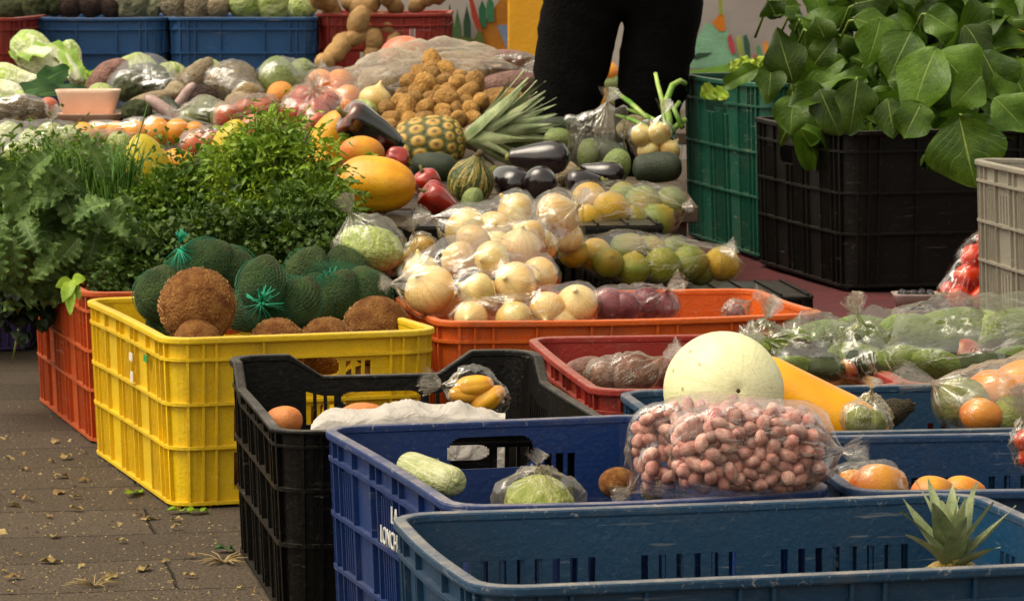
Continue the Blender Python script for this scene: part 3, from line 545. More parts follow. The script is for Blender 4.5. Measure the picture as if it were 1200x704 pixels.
# ------------------------------------------------------------------ clear bags wrapped round what they hold
_dirs = None
def hull_radius(center, spheres, dirs, blend):
    c = np.array([np.array(s[0]) for s in spheres]) - np.array(center); r = np.array([s[1] for s in spheres])
    rng = np.random.RandomState(3); n = rng.normal(size=(420, 3)); n /= np.linalg.norm(n, axis=1)[:, None]
    h = (c @ n.T + r[:, None]).max(0)
    dn = dirs @ n.T
    hull = np.where(dn > .15, h[None, :] / np.maximum(dn, .15), 1e9).min(1)
    b = dirs @ c.T; disc = b * b - (c * c).sum(1)[None, :] + (r * r)[None, :]
    un = np.where(disc > 0, b + np.sqrt(np.maximum(disc, 0)), 0).max(1)
    return hull, np.maximum(un, hull * .55)
def bag(label, spheres, tail, mat, cat='plastic bag', group='clear plastic bags', blend=.72, taillen=.05, nu=52, nv=30, seed=0, name='plastic_bag', tailw=.6, wr=.004, pad=.0025, zmin=None):
    cen = sum((Vector(s[0]) for s in spheres), Vector()) / len(spheres)
    R = axis_rot(tail).to_3x3(); rd = random.Random(seed)
    dirs = []
    for j in range(nv + 1):
        th = PI * j / nv
        for i in range(nu):
            a = 2 * PI * i / nu; dirs.append(R @ Vector((math.sin(th) * math.cos(a), math.sin(th) * math.sin(a), math.cos(th))))
    D = np.array([tuple(d) for d in dirs]); hull, un = hull_radius(cen, spheres, D, blend)
    rr = hull * blend + un * (1 - blend) + pad
    vs = []; neck = None
    for j in range(nv + 1):
        th = PI * j / nv; near = max(0, 1 - th / 1.25)
        for i in range(nu):
            a = 2 * PI * i / nu; q = j * nu + i; d = dirs[q]; r = rr[q]
            pl = noise.noise(Vector((math.cos(a) * 3.2, math.sin(a) * 3.2, seed))) + .7 * noise.noise(Vector((math.cos(a) * 8, math.sin(a) * 8, seed + 5)))
            r += wr * (noise.noise(d * 5 + Vector((seed, 0, 0))) + abs(noise.noise(d * 11))) + pl * near * .012
            p = cen + d * r
            if zmin is not None and p.z < zmin: p.z = zmin
            vs.append(p)
    t = R @ Vector((0, 0, 1))
    top = cen + t * (max((vs[i] - cen).dot(t) for i in range(nu)) + .004)
    mb = MB(); k0 = 3
    for j in range(k0):                                    # gather the mouth into a neck
        for i in range(nu):
            q = j * nu + i; f = (1, .72, .36)[j]; ax = top + t * (.006 - .004 * j)
            vs[q] = vs[q].lerp(ax + (vs[k0 * nu + i] - ax) * (.10 + .09 * j), f)
    fs = [(j * nu + i, j * nu + (i + 1) % nu, (j + 1) * nu + (i + 1) % nu, (j + 1) * nu + i) for j in range(nv) for i in range(nu)]
    mb.add([v - cen for v in vs], fs, [(abs(2 * i / nu - 1), j / nv) for j in range(nv + 1) for i in range(nu)])
    o = mb.build(name, mat, None, True); o.location = cen; tag(o, label, cat, group)
    if taillen:
        tb = MB(); x = t.orthogonal().normalized(); y = t.cross(x); n = 18; tv = []
        for j in range(7):
            f = j / 6
            for i in range(n + 1):
                u = (i / n - .5) * 2; wd = .004 + f ** .8 * taillen * tailw
                zz = math.sin(i * 2.1 + seed) * (.003 + .010 * f) + rd.uniform(-1, 1) * .003 * f
                tv.append(top - cen + t * (taillen * f * (1 - .25 * u * u + .12 * math.sin(i * 1.7 + seed))) + x * (u * wd) + y * zz)
        tb.add(tv, uvs=[(i / n * .5, j / 6 * .3) for j in range(7) for i in range(n + 1)], fs=[(j * (n + 1) + i, j * (n + 1) + i + 1, (j + 1) * (n + 1) + i + 1, (j + 1) * (n + 1) + i) for j in range(6) for i in range(n)])
        tb.build('tied_end', film('film_tail', '#ffffff', .34, .3, .2, 60), o, True)
    return o
CLEAR = film('film_clear', '#fbfaf5', .07, .30, .10, 22)
HAZY = film('film_hazy', '#f2efe6', .26, .22, .2, 18)
MILK = film('film_milky', '#efe9da', .42, .18, .28, 14)

# ================================================================== SETTING
k = NT('paving'); tc = k.N('ShaderNodeTexCoord'); mp = k.N('ShaderNodeMapping'); mp.inputs['Rotation'].default_value = (0, 0, -.17)
k.L(tc.outputs['Object'], mp.inputs[0]); v = mp.outputs[0]
wv = k.N('ShaderNodeVectorMath', operation='ADD'); k.L(v, wv.inputs[0]); nzv = k.N('ShaderNodeTexNoise', _Scale=3.0); k.L(v, nzv.inputs['Vector'])
sc_ = k.N('ShaderNodeVectorMath', operation='SCALE'); sc_.inputs['Scale'].default_value = .03; k.L(nzv.outputs[1], sc_.inputs[0]); k.L(sc_.outputs[0], wv.inputs[1])
br = k.N('ShaderNodeTexBrick', _Scale=1.0, _Mortar_Size=.003, _Mortar_Smooth=.6, _Brick_Width=.62, _Row_Height=.21); k.L(wv.outputs[0], br.inputs['Vector'])
br.inputs['Color1'].default_value = lin('#564b3f'); br.inputs['Color2'].default_value = lin('#483f35'); br.inputs['Mortar'].default_value = lin('#1e1915')
n1 = noise_tex(k, v, 2.2, 8, .62); n2 = noise_tex(k, v, 210, 3, .7); n3 = noise_tex(k, v, 34, 6, .7)
c = k.mix(k.ramp(n1, .35, .7), br.outputs[0], lin('#4a4036'), 'MIX'); c = k.mix(.55, br.outputs[0], c)
c = k.mix(1.0, c, k.math('MULTIPLY_ADD', k.math('SUBTRACT', n2, .5), 3.6, 1.0), 'MULTIPLY')
c = k.mix(k.math('MULTIPLY', k.ramp(n3, .56, .78), .5), c, lin('#76664e')); c = k.mix(k.math('MULTIPLY', k.ramp(n3, .2, .42, (1, 1, 1, 1), (0, 0, 0, 1)), .55), c, lin('#241d17'))
k.L(c, k.b.inputs['Base Color']); k.b.inputs['Roughness'].default_value = .92; k.b.inputs['Specular IOR Level'].default_value = .2
bn = k.N('ShaderNodeBump', _Strength=.8, _Distance=.006); k.L(k.math('ADD', k.math('MULTIPLY', br.outputs[1], -1.6), k.math('ADD', n2, n3)), bn.inputs['Height']); k.L(bn.outputs[0], k.b.inputs['Normal'])
mb = MB(); mb.add([(-150, -20, 0), (150, -20, 0), (150, 300, 0), (-150, 300, 0)], [(0, 1, 2, 3)]); o = mb.build('ground', k.m); o['kind'] = 'structure'

wood = plain('table_wood', '#4a3a2a', .8, '#2c2118', 9)
def table(name, x0, x1, y0, y1, z, label, legs=True, m=wood, drop=.03):
    r = empty(name, ((x0 + x1) / 2, (y0 + y1) / 2, 0)); tag(r, label, 'table'); hx, hy = (x1 - x0) / 2, (y1 - y0) / 2
    mb = MB(); mb.bx(-hx, hx, -hy, hy, z - drop, z); mb.build('table_top', m, r, bevel=.003)
    for sx in (-1, 1):
        for sy in (-1, 1):
            mb = MB(); X, Yy = sx * (hx - .05), sy * (hy - .05); mb.bx(X - .03, X + .03, Yy - .03, Yy + .03, 0, z - drop - .0005); mb.build('leg', m, r)
    return r
table('display_table', -2.3, .0, 6.5, 9.95, .335, 'low wooden display table under the middle heap of vegetables')
table('display_table', .0, .34, 6.15, 7.0, .335, 'small low wooden table under the eggplants and pineapple')
table('display_table', -.28, -.005, 6.16, 6.48, .333, 'narrow wooden table strip behind the papaya')
table('display_table', -.1, 1.9, 8.3, 9.6, .36, 'wooden table behind the standing person')
table('back_table', -2.3, .1, 9.12 + .9, 10.6, ZB - .003, 'wooden back table carrying the far crates')
# red cloth over a low platform
redc = plain('red_cloth', '#521418', .85, '#3c0e14', 14, .6, 30)
r = empty('platform', (1.0, 6.7, 0)); tag(r, 'low platform under a dark red cloth carrying the crates of leaves', 'platform')
mb = MB(); mb.bx(-.72, .8, -1.05, 1.3, .02, ZP - .012); mb.bx(-.45, .8, -1.5, -1.0505, .02, ZP - .012); mb.build('deck', wood, r)
mb = MB(); n = 40; vs = []
for j in range(n + 1):
    for i in range(n + 1):
        X = -.735 + 1.55 * i / n; Yy = -1.52 + 2.83 * j / n
        vs.append((X, Yy, ZP - .004 + .003 * noise.noise(Vector((X * 9, Yy * 9, 0)))))
mb.add(vs, [(j * (n + 1) + i, j * (n + 1) + i + 1, (j + 1) * (n + 1) + i + 1, (j + 1) * (n + 1) + i) for j in range(n) for i in range(n) if not (i < 8 and j < 7)])
mb.build('red_cloth', redc, r, True)

# painted backdrop banner
YB = 11.6
def ban(px, py): return P(px, py, YB)
canvas = plain('banner_canvas', '#a9a19c', .9, '#918884', 1.6, .5, 5)
bn_ = empty('banner', (0, YB, .2)); tag(bn_, 'pale grey cloth banner painted with coloured leaves and shapes', 'banner')
n = 60; mb = MB(); vs = []
for t_ in (0, .012):
    for j in range(13):
        for i in range(n + 1):
            X = -1.1 + 4.6 * i / n; vs.append((X, .02 + t_ + .012 * math.sin(X * 9 + j * .25) + .01 * noise.noise(Vector((X * 3, j * .3, 0))), -.1 + 1.2 * j / 12))
q = 13 * (n + 1)
mb.add(vs, [(j * (n + 1) + i, j * (n + 1) + i + 1, (j + 1) * (n + 1) + i + 1, (j + 1) * (n + 1) + i) for j in range(12) for i in range(n)] + [(q + j * (n + 1) + i, q + (j + 1) * (n + 1) + i, q + (j + 1) * (n + 1) + i + 1, q + j * (n + 1) + i + 1) for j in range(12) for i in range(n)])
mb.build('cloth', canvas, bn_, True)
lay = [0]
def paint(name, pts, c):
    lay[0] += 1; y = -.012 - .0012 * lay[0]
    w = [ban(*p) for p in pts]; vs = [(p.x, y, p.z - .2) for p in w] + [(p.x, y + .001, p.z - .2) for p in w]; n = len(pts)
    fs = [tuple(range(n)), tuple(range(2 * n - 1, n - 1, -1))] + [(i, i + n, (i + 1) % n + n, (i + 1) % n) for i in range(n)]
    mb = MB(); mb.add(vs, fs); o = mb.build(name, plain('paint_' + c[1:], c, .85, None, 14), bn_); return o
paint('painted_hill', [(543, 78), (560, 36), (590, -6), (640, -6), (640, 80)], '#a8690a')
paint('painted_sky', [(582, 30), (640, 26), (640, 72), (597, 64)], '#6d7c96')
for (x, y0, y1, c) in ((528, 4, 52, '#2d4a2a'), (537, 10, 58, '#3c5a2c'), (548, 6, 48, '#1f3a24'), (566, 0, 22, '#1d5a3a'), (575, -6, 16, '#2a6a44')):
    paint('painted_leaf', [(x - 4, y1 + 10), (x - 5, (y0 + y1) / 2), (x - 1, y0), (x + 4, (y0 + y1) / 2), (x + 4, y1 + 10)], c)
paint('painted_stalk', [(549, -6), (553, -6), (561, 22), (566, 38), (560, 38), (553, 20)], '#9c3016')
paint('painted_bush', [(522, 62), (528, 48), (540, 42), (556, 46), (562, 32), (568, 50), (572, 66), (540, 72)], '#4e5a22')
paint('painted_cone', [(800, 80), (820, 38), (826, 27), (836, 30), (846, 22), (868, 78)], '#7fae8e')
paint('painted_fold', [(808, 68), (818, 62), (834, 62), (828, 66), (816, 70)], '#24452e')
paint('painted_peak', [(834, 27), (842, 17), (848, 18), (850, 36), (842, 37)], '#d17a10')
paint('painted_stem', [(841, -4), (845, -4), (847, 18), (842, 17)], '#8f9a3a')
for (x, y0, y1, c) in ((856, 40, 62, '#b0404a'), (866, 41, 72, '#97a34a'), (874, 40, 76, '#2d5a44'), (886, 62, 76, '#c05058'), (889, 52, 70, '#5c8a5a'), (897, 47, 68, '#d68a3a')):
    paint('painted_petal', [(x - 4, y0 + 3), (x, y0), (x + 4, y0 + 12), (x + 5, y1), (x + 1, y1 + 2), (x - 3, y0 + 14)], c)
paint('painted_ground', [(800, 84), (870, 72), (910, 68), (910, 96), (800, 96)], '#74a03a')
paint('painted_leaf', [(1118, -6), (1145, -6), (1142, 11), (1120, 12)], '#2f6a44')
paint('painted_flower', [(1112, 14), (1140, 12), (1152, 24), (1142, 34), (1128, 40)], '#b45612')
paint('painted_hedge', [(1140, -6), (1210, -6), (1210, 46), (1170, 40), (1150, 24)], '#5f7a4a')
paint('painted_flower', [(1188, 24), (1196, 24), (1198, 34), (1190, 36)], '#a03a34')
# yellow panel standing in front of the banner
mb = MB(); a_, b_ = P(595, 0, 10.9), P(700, 0, 10.9); mb.bx(a_.x, b_.x, 10.9, 10.96, P(0, 72, 10.9).z - .03, 1.05)
yp = mb.build('yellow_panel', plain('yellow_paint', '#d99c0c', .6, '#c98c08', 6), bevel=.006); tag(yp, 'plain yellow upright panel behind the person in black trousers', 'panel')
for x0 in (a_.x + .02, b_.x - .06):
    mb = MB(); mb.bx(x0, x0 + .04, 10.91, 10.95, 0, P(0, 72, 10.9).z - .032); mb.build('foot', wood, yp)

# ------------------------------------------------------------------ the person (trousers in view)
skin_m = plain('skin', '#7a4a30', .6); black_cloth = plain('black_trousers', '#0e0d0d', .95, '#080707', 30, .5, 120); black_cloth.node_tree.nodes['Principled BSDF'].inputs['Specular IOR Level'].default_value = .08; shirt_m = plain('dark_shirt', '#2a2c34', .9); hair_m = plain('dark_hair', '#15100c', .7, None, 60, .6, 200); shoe_m = plain('black_shoes', '#14110f', .6)
def skinned(name, joints, edges, m, parent=None, sub=2):
    me = bpy.data.meshes.new(name); me.from_pydata([j[0] for j in joints], edges, []); me.update(); o = link(name, me, parent)
    sk = o.modifiers.new('skin', 'SKIN')
    for i, j in enumerate(joints):
        rr = j[1]; me.skin_vertices[0].data[i].radius = rr if isinstance(rr, tuple) else (rr, rr)
    me.skin_vertices[0].data[0].use_root = True
    ss = o.modifiers.new('sub', 'SUBSURF'); ss.levels = ss.render_levels = sub
    bpy.context.view_layer.update()
    m2 = bpy.data.meshes.new_from_object(o.evaluated_get(bpy.context.evaluated_depsgraph_get())); o.modifiers.clear(); o.data = m2
    m2.materials.clear(); m2.materials.append(m); m2.polygons.foreach_set('use_smooth', [True] * len(m2.polygons)); return o
XP, YPn = .245, 7.45
def pj(x, y, z): return (x, y, z)
body = skinned('person', [((.255, 0, .86), (.13, .10)), ((.262, .0, 1.02), (.12, .09)), ((.27, .0, 1.2), (.145, .10)), ((.272, .0, 1.31), (.10, .07)), ((.272, -.01, 1.375), .05), ((.274, -.02, 1.45), (.072, .085)), ((.274, -.015, 1.555), (.07, .085)), ((.274, -.01, 1.60), .045),
    ((.17, 0, .80), .075), ((.128, -.01, .46), .052), ((.10, .03, .09), .036), ((.095, -.10, .035), .034), ((.34, 0, .80), .075), ((.30, .02, .46), .052), ((.27, .06, .09), .036), ((.275, -.07, .035), .034),
    ((.12, 0, 1.30), .048), ((.06, .02, 1.05), .036), ((.10, -.16, .90), .026), ((.42, 0, 1.30), .048), ((.48, .02, 1.05), .036), ((.44, -.16, .90), .026)],
    [(0, 1), (1, 2), (2, 3), (3, 4), (4, 5), (5, 6), (6, 7), (0, 8), (8, 9), (9, 10), (10, 11), (0, 12), (12, 13), (13, 14), (14, 15), (3, 16), (16, 17), (17, 18), (3, 19), (19, 20), (20, 21)], skin_m)
body.location = (0, YPn, 0); tag(body, 'person in black trousers standing behind the vegetable display', 'person')
skinned('trousers', [((.255, 0, .96), (.155, .12)), ((.252, 0, .84), (.18, .135)), ((.163, 0, .70), (.100, .11)), ((.137, 0, .58), (.080, .095)), ((.112, -.01, .44), (.062, .078)), ((.11, .02, .25), .058), ((.10, .03, .09), .055),
    ((.335, 0, .70), (.098, .11)), ((.318, .01, .58), (.080, .09)), ((.295, .02, .44), (.066, .078)), ((.28, .05, .25), .058), ((.27, .06, .09), .055)],
    [(0, 1), (1, 2), (2, 3), (3, 4), (4, 5), (5, 6), (1, 7), (7, 8), (8, 9), (9, 10), (10, 11)], black_cloth, body, 3)
tr_ = [c_ for c_ in body.children if c_.name.startswith('trousers')][0]
for v_ in tr_.data.vertices:
    q = v_.co; f_ = .004 + .007 * math.exp(-((q.z - .47) / .10) ** 2) + .006 * math.exp(-((q.z - .74) / .08) ** 2)
    n_ = noise.noise(Vector((q.x * 9, q.y * 9, q.z * 34 + q.x * 14))); v_.co = q + v_.normal * f_ * n_
skinned('shirt', [((.256, 0, .93), (.165, .13)), ((.262, 0, 1.05), (.145, .115)), ((.27, 0, 1.2), (.165, .12)), ((.272, 0, 1.31), (.12, .085)), ((.13, 0, 1.30), .062), ((.075, .02, 1.10), .05), ((.41, 0, 1.30), .062), ((.465, .02, 1.10), .05)],
    [(0, 1), (1, 2), (2, 3), (3, 4), (4, 5), (3, 6), (6, 7)], shirt_m, body)
skinned('hair', [((.274, .02, 1.58), (.082, .09)), ((.274, .05, 1.49), (.07, .06)), ((.274, .06, 1.40), (.05, .04))], [(0, 1), (1, 2)], hair_m, body)
for sx, fy in ((.0975, -.03), (.272, .0)):
    skinned('shoe', [((sx, fy + .09, .045), .045), ((sx, fy, .04), .045), ((sx, fy - .10, .035), .038)], [(0, 1), (1, 2)], shoe_m, body, 1)

K['napa'] = fm('head', produce('napa_head', '#c9d08a', '#dfe0bc', 2, .45, .4, 7, zramp=[(0, '#e4e2cc'), (.4, '#d8dcae'), (.7, '#a9c24a'), (1, '#86ac28')], stripe=(4, '#eeeedd', .5), val=.12), lathe([(-.8, 0), (-.77, .2), (-.5, .38), (0, .46), (.4, .5), (.7, .40), (.85, .2), (.86, 0)], 26, 48, (7, .10), (.07, 1.8), 1), lathe([(-.9, 0), (-.87, .18), (-.5, .34), (0, .42), (.4, .48), (.75, .42), (.95, .2), (.96, 0)], 26, 48, (6, .14), (.09, 1.8), 4))

K['tan_root'] = fm('root', produce('tan_root_skin', '#c67a3c', '#ac642c', 2, .6, .15, 12, val=.15), lathe(ball(1.3), 18, 24, nz=(.05, 1.4), seed=2))
# ================================================================== PRODUCE, FRONT CRATES
pine_leaf = leafmat('pineapple_leaf', '#62744a', '#a3aa80', None, rough=.5, trans=.08)
pine_skin = produce('pineapple_skin', '#b98a2c', '#7d6a22', 3, .6, .5, 20, val=.1)
m = pine_skin; kk = NT('pineapple_eyes'); tc = kk.N('ShaderNodeUVMap'); at_ = kk.N('ShaderNodeAttribute', attribute_name='shade'); rp_ = kk.N('ShaderNodeValToRGB'); el_ = rp_.color_ramp.elements
el_[0].position = .12; el_[0].color = lin('#4a4a22'); el_[1].position = .97; el_[1].color = lin('#5d4a24')
for p_, c_ in ((.38, '#8a7a34'), (.6, '#c09a48'), (.86, '#b48c44')): el_.new(p_).color = lin(c_)
kk.L(at_.outputs['Fac'], rp_.inputs[0]); cc = rp_.outputs[0]; tc = kk.N('ShaderNodeTexCoord')
cc = kk.mix(kk.math('MULTIPLY', kk.ramp(noise_tex(kk, coords(kk), 16, 4), .45, .75), .45), cc, lin('#6f7434')); kk.L(cc, kk.b.inputs['Base Color']); kk.b.inputs['Roughness'].default_value = .6
bn = kk.N('ShaderNodeBump', _Strength=.5, _Distance=.01); kk.L(noise_tex(kk, coords(kk), 60, 3), bn.inputs['Height']); kk.L(bn.outputs[0], kk.b.inputs['Normal']); pine_eye = kk.m
def pineapple(base, axis, diam, length, crown, label, nl=26, lw=.020, seed=0, el0=8):
    rd = random.Random(seed); R = axis_rot(axis)
    root = empty('pineapple', base); root.matrix_world = Matrix.Translation(Vector(base)) @ R; tag(root, label, 'pineapple')
    vs, fs = lathe([(0, 0), (.02, .28), (.15, .45), (.45, .5), (.75, .46), (.93, .32), (1.0, .12), (1.0, 0)], 63, 78)
    seg = 78; out = []; uv = []; shs = []
    for i, p in enumerate(vs):
        r_, j = divmod(i, seg); u, v_ = j / seg * 13, r_ / 63 * 9
        best = 9
        for rr_ in (math.floor(v_ - .5), math.floor(v_ - .5) + 1):
            du = (u + .5 * (rr_ % 2)) % 1 - .5; best = min(best, du * du + (v_ - rr_ - .5) ** 2 * 1.1)
        bump = max(0, 1 - 3.4 * best); shs.append(bump)
        q = Vector((p.x * diam, p.y * diam, p.z * length)); d = Vector((p.x, p.y, 0)); q += d * (.08 * diam * (bump - .4)); out.append(q); uv.append((u / 13, v_ / 9))
    mb = MB(); mb.add(out, fs, uv); mb.sh = shs; mb.build('fruit_body', pine_eye, root, True)
    mb = MB()
    for i in range(nl):
        f = i / (nl - 1); a = i * 2.4; el = math.radians(el0 + (82 - el0) * f ** .9 + rd.uniform(-6, 6)); L = crown * (.55 + .45 * math.sin(PI * (.2 + .7 * f))) * rd.uniform(.8, 1.1)
        g = leafgrid(L, lw * rd.uniform(.8, 1.2), 'spear', .45, rd.uniform(-.1, .45) * (1 - f * .6), (0, 0), rd.randint(0, 999), 4, 8)
        d = Vector((math.cos(a) * math.cos(el), math.sin(a) * math.cos(el), math.sin(el))); b = Vector((math.cos(a), math.sin(a), 0)) * diam * .13 * (1 - f * .8) + Vector((0, 0, length * .985 + f * .02))
        nrm = Vector((-math.cos(a) * math.sin(el), -math.sin(a) * math.sin(el), math.cos(el))); M_, _ = frame(b, b + d, nrm)
        mb.add(*g, M_, rd.random())
    mb.build('crown', pine_leaf, root, True); return root
pineapple((P(1128, 652, 3.13).x, 3.13, .03), (-.06, -.05, 1), .105, .195, .070, 'pineapple standing in the dark blue crate, only its green crown showing', 18, .028, 3, 36)

# crate of melon and squash
fruit('melon', P(850, 462, 3.60) + Vector((0, .03, 0)), 142 / S(3.60), (.16, -.80, .10), label='pale green melon with its stem scar towards the viewer', cat='melon', spin=.4)
fruit('long_squash', P(958, 478, 3.98), .072, (-.85, .1, .52), name='squash', label='smooth bright yellow squash beside the pale melon', cat='squash', spin=0)
fpx('pear', 1048, 482, 3.99, 34, (.75, -.2, .35), name='fruit', label='small rough brown green fruit in the dark blue crate', cat='fruit')
sp = []
for (x, y, d, kd, c) in ((1008, 492, 36, 'chayote', 0), (1026, 494, 32, 'chayote', 0)):
    o = fpx(kd, x, y, 3.93, d, rnd_axis(), label='pale chayote inside the small bag beside the yellow squash', cat='chayote', group='chayotes in the small bag', sq=(1, 1, .8)); sp.append((o.location.copy(), d / S(3.93) * .58))
bag('small clear bag with a pointed top beside the yellow squash', sp + [(P(1024, 468, 3.95), .004)], (.05, -.1, 1), film('film_peak', '#f6f2d8', .5, .3, .2, 20), taillen=.012, seed=2, blend=1.0)
sp = []
for (x, y, Y, d) in ((1128, 470, 4.0, 56), (1166, 462, 4.03, 62), (1203, 455, 4.05, 70), (1150, 486, 3.96, 44), (1190, 490, 3.97, 52), (1232, 470, 4.02, 60)):
    o = fpx('mango' if x != 1128 and x != 1190 else 'chayote', x, y, Y, d, (1, random.uniform(-.6, .6), random.uniform(-.2, .5)), name='mango', label='orange mango in the long clear bag in the dark blue crate' if x != 1128 and x != 1190 else 'green mango in the long clear bag in the dark blue crate', cat='mango', group='mangoes in the long clear bag' if x != 1128 and x != 1190 else 'green mangoes in the long clear bag'); sp.append((o.location.copy(), d / S(Y) * .58))
bag('long clear bag of mangoes tied at its pale end, in the dark blue crate', sp, (-1, -.15, .30), film('film_bag_a', '#fbf4e6', .36, .3, .14, 20), taillen=.05, seed=4, blend=.8, tailw=.35)

# blue crate behind the pineapple crate
o = fpx('mango', 1030, 571, 3.56, 58, (1, .2, .1), label='large orange yellow mango in the clear bag, low in the blue crate', cat='mango'); sp = [(o.location.copy(), .027)]
o = fpx('mango', 1002, 572, 3.60, 46, (1, -.3, .2), label='half hidden mango at the dark end of the clear bag in the blue crate', cat='mango'); sp.append((o.location.copy(), .025))
bag('clear bag with one large mango in the blue crate', sp, (-1, .2, .1), CLEAR, taillen=.03, seed=6)
fpx('mango', 1093, 577, 3.60, 44, (1, .2, .1), label='small reddish mango low in the blue crate', cat='mango')
fpx('mango', 1128, 578, 3.63, 46, (1, -.2, .1), label='pale orange mango just right of the small reddish mango', cat='mango')
sp = []
for (x, y, d) in ((1202, 516, 30), (1210, 530, 34), (1224, 516, 34), (1204, 536, 24)):
    o = fpx('tomato', x, y, 3.50, d, rnd_axis(), label='red tomato in the bag hanging over the far end of the blue crate', cat='tomato', group='tomatoes at the end of the blue crate'); sp.append((o.location.copy(), d / S(3.5) * .52))
bag('clear bag of red tomatoes at the picture edge in the blue crate', sp, (-.3, -.1, 1), CLEAR, taillen=.03, seed=7)

# bags of peanuts standing on the rim
def nutbag(c, half, yaw, n, label, g, tail, seed, tl, lean=0.0):
    rd = random.Random(seed); R = Matrix.Rotation(yaw, 3, 'Z') @ Matrix.Rotation(lean, 3, 'X'); pts = []; tries = 0
    while len(pts) < n and tries < 60000:
        tries += 1; q = Vector((rd.uniform(-1, 1), rd.uniform(-1, 1), rd.uniform(-1, 1)))
        e = (abs(q.x) ** 4.5 + abs(q.z) ** 4.5 + abs(q.y) ** 2.6)
        if e > 1 or e < .30 or (q.y > .45): continue
        p = Vector((q.x * half[0], q.y * half[1], q.z * half[2]))
        if all((p - b).length > .0124 for b in pts): pts.append(p)
    sp = []
    for i, p in enumerate(pts):
        w_ = Vector(c) + R @ p; odd = (i == 11)
        fruit('nut2' if odd else 'nut', w_, rd.uniform(.0126, .0156), rnd_axis(), name='peanut', label='bright red peanut showing through the front peanut bag' if odd and g == 'a' else ('pinkish red peanut in the front clear peanut bag' if g == 'a' else 'pinkish red peanut in the peanut bag leaning behind the front one'), cat='peanut', group=None if odd and g == 'a' else 'peanuts in the front bag' if g == 'a' else 'peanuts in the rear bag')
        sp.append((w_, .0092))
    for q in ((.8, .3, .75), (-.8, .3, .75)): sp.append((Vector(c) + R @ Vector((q[0] * half[0], q[1] * half[1], q[2] * half[2])), .008))
    return bag(label, sp, R @ Vector(tail), film('film_nut', '#fff6f2', .14, .4, .10, 30), 'peanut bag', 'bags of peanuts', .85, tl, 64, 36, seed, tailw=.5, wr=.003)
pa = P(878, 526, 3.43); nutbag(pa, (.074, .032, .0395), .2, 188, 'clear bag packed with pinkish red peanuts, lying in front of the melon', 'a', (1, 0, -.05), 3, .028)
pb = P(833, 522, 3.50); nutbag(pb, (.078, .026, .043), .2, 108, 'second peanut bag leaning behind the front one, towards the crate with lettering', 'b', (-.9, .2, -.5), 5, .02, -.1)
# blue crate with lettering
husk = leafmat('corn_husk', '#7d8a46', '#b9b98a', None, rough=.5)
o = fpx('cucumber', 502, 558, 3.55, 44, (.36, -.93, .02), name='squash', label='pale green ribbed squash lying along the lettered blue crate', cat='squash', var=1, sq=(1, 1, 1.5)); o.data = o.data.copy(); o.data.materials.clear(); o.data.materials.append(produce('pale_green_skin', '#8f9c56', '#b5b684', 2, .5, .3, 10, stripe=(6, '#c9c8a2', .8)))
sp = [(P(600, 583, 3.62), .020), (P(632, 578, 3.64), .026), (P(662, 584, 3.62), .02)]
o = fruit('cabbage', P(632, 590, 3.64), .075, (0, -.3, 1), name='cabbage', label='small green cabbage wrapped in clear film in the lettered blue crate', cat='cabbage', sq=(1.2, 1, .9)); sp.append((o.location.copy(), .037))
bag('clear film gathered over the small green cabbage', sp, (0, -.35, 1), HAZY, taillen=.012, seed=12)
fpx('coconut', 724, 566, 3.68, 44, (0, 0, 1), name='kiwi', label='small fuzzy brown fruit in the lettered blue crate', cat='fruit', sq=(1.05, 1, .85))
fpx('celeriac', 766, 573, 3.62, 34, (1, 0, 0), name='root', label='small knobbly pale root beside the fuzzy brown fruit', cat='root')
# black crate
fpx('tan_root', 330, 496, 4.16, 40, (.9, -.3, .35), name='sweet_potato', label='orange tan root at the side of the black crate', cat='root', var=0)
fpx('tan_root', 424, 494, 4.14, 46, (1, .1, .05), name='sweet_potato', label='tan root half under the white bag', cat='root', sq=(1, .8, 1.1))
mb = MB(); nx, ny = 46, 18; vs = []
pA, pB = P(364, 506, 4.03), P(592, 497, 4.12)
for j in range(ny + 1):
    for i in range(nx + 1):
        u, v_ = i / nx, j / ny
        b_ = pA.lerp(pB, u); ht = .006 + .030 * max(0, math.sin(PI * min(1, u * 1.05))) ** .5 * (.75 + .35 * noise.noise(Vector((u * 5, 1, 0))))
        q = b_ + Vector((0, .11 * (v_ - .1), ht * math.sin(PI * (.12 + .88 * v_)) - (.06 if v_ < .02 else 0)))
        rn = noise.noise(Vector((u * 6, v_ * 3, 3))) - 1.3 * abs(noise.noise(Vector((u * 8 + v_ * 5, v_ * 5, 7))))
        vs.append(q + Vector((0, 0, .009 * rn)))
mb.add(vs, [(j * (nx + 1) + i, j * (nx + 1) + i + 1, (j + 1) * (nx + 1) + i + 1, (j + 1) * (nx + 1) + i) for j in range(ny) for i in range(nx)])
wb = NT('white_bag_film'); wb.b.inputs['Base Color'].default_value = lin('#b5aea6'); wb.b.inputs['Roughness'].default_value = .38; wb.b.inputs['Subsurface Weight'].default_value = .0
bn = wb.N('ShaderNodeBump', _Strength=.55, _Distance=.010); wb.L(noise_tex(wb, coords(wb), 26, 3, .5, 2.0), bn.inputs['Height']); wb.L(bn.outputs[0], wb.b.inputs['Normal'])
o = mb.build('white_bag', wb.m, None, True); tag(o, 'crumpled white plastic bag spread over the black crate', 'plastic bag')
sp = []
for (x, y, d, ax) in ((556, 452, 40, (1, 0, .12)), (572, 468, 40, (.7, 0, .5)), (545, 462, 34, (1, .2, 0))):
    o = fpx('papaya', x, y, 4.28, d * .62, ax, name='plantain', label='yellow brown fruit in the clear bag at the end of the black crate', cat='fruit', group='yellow fruit in the black crate bag', var=0); sp.append((o.location.copy(), d / S(4.28) * .55))
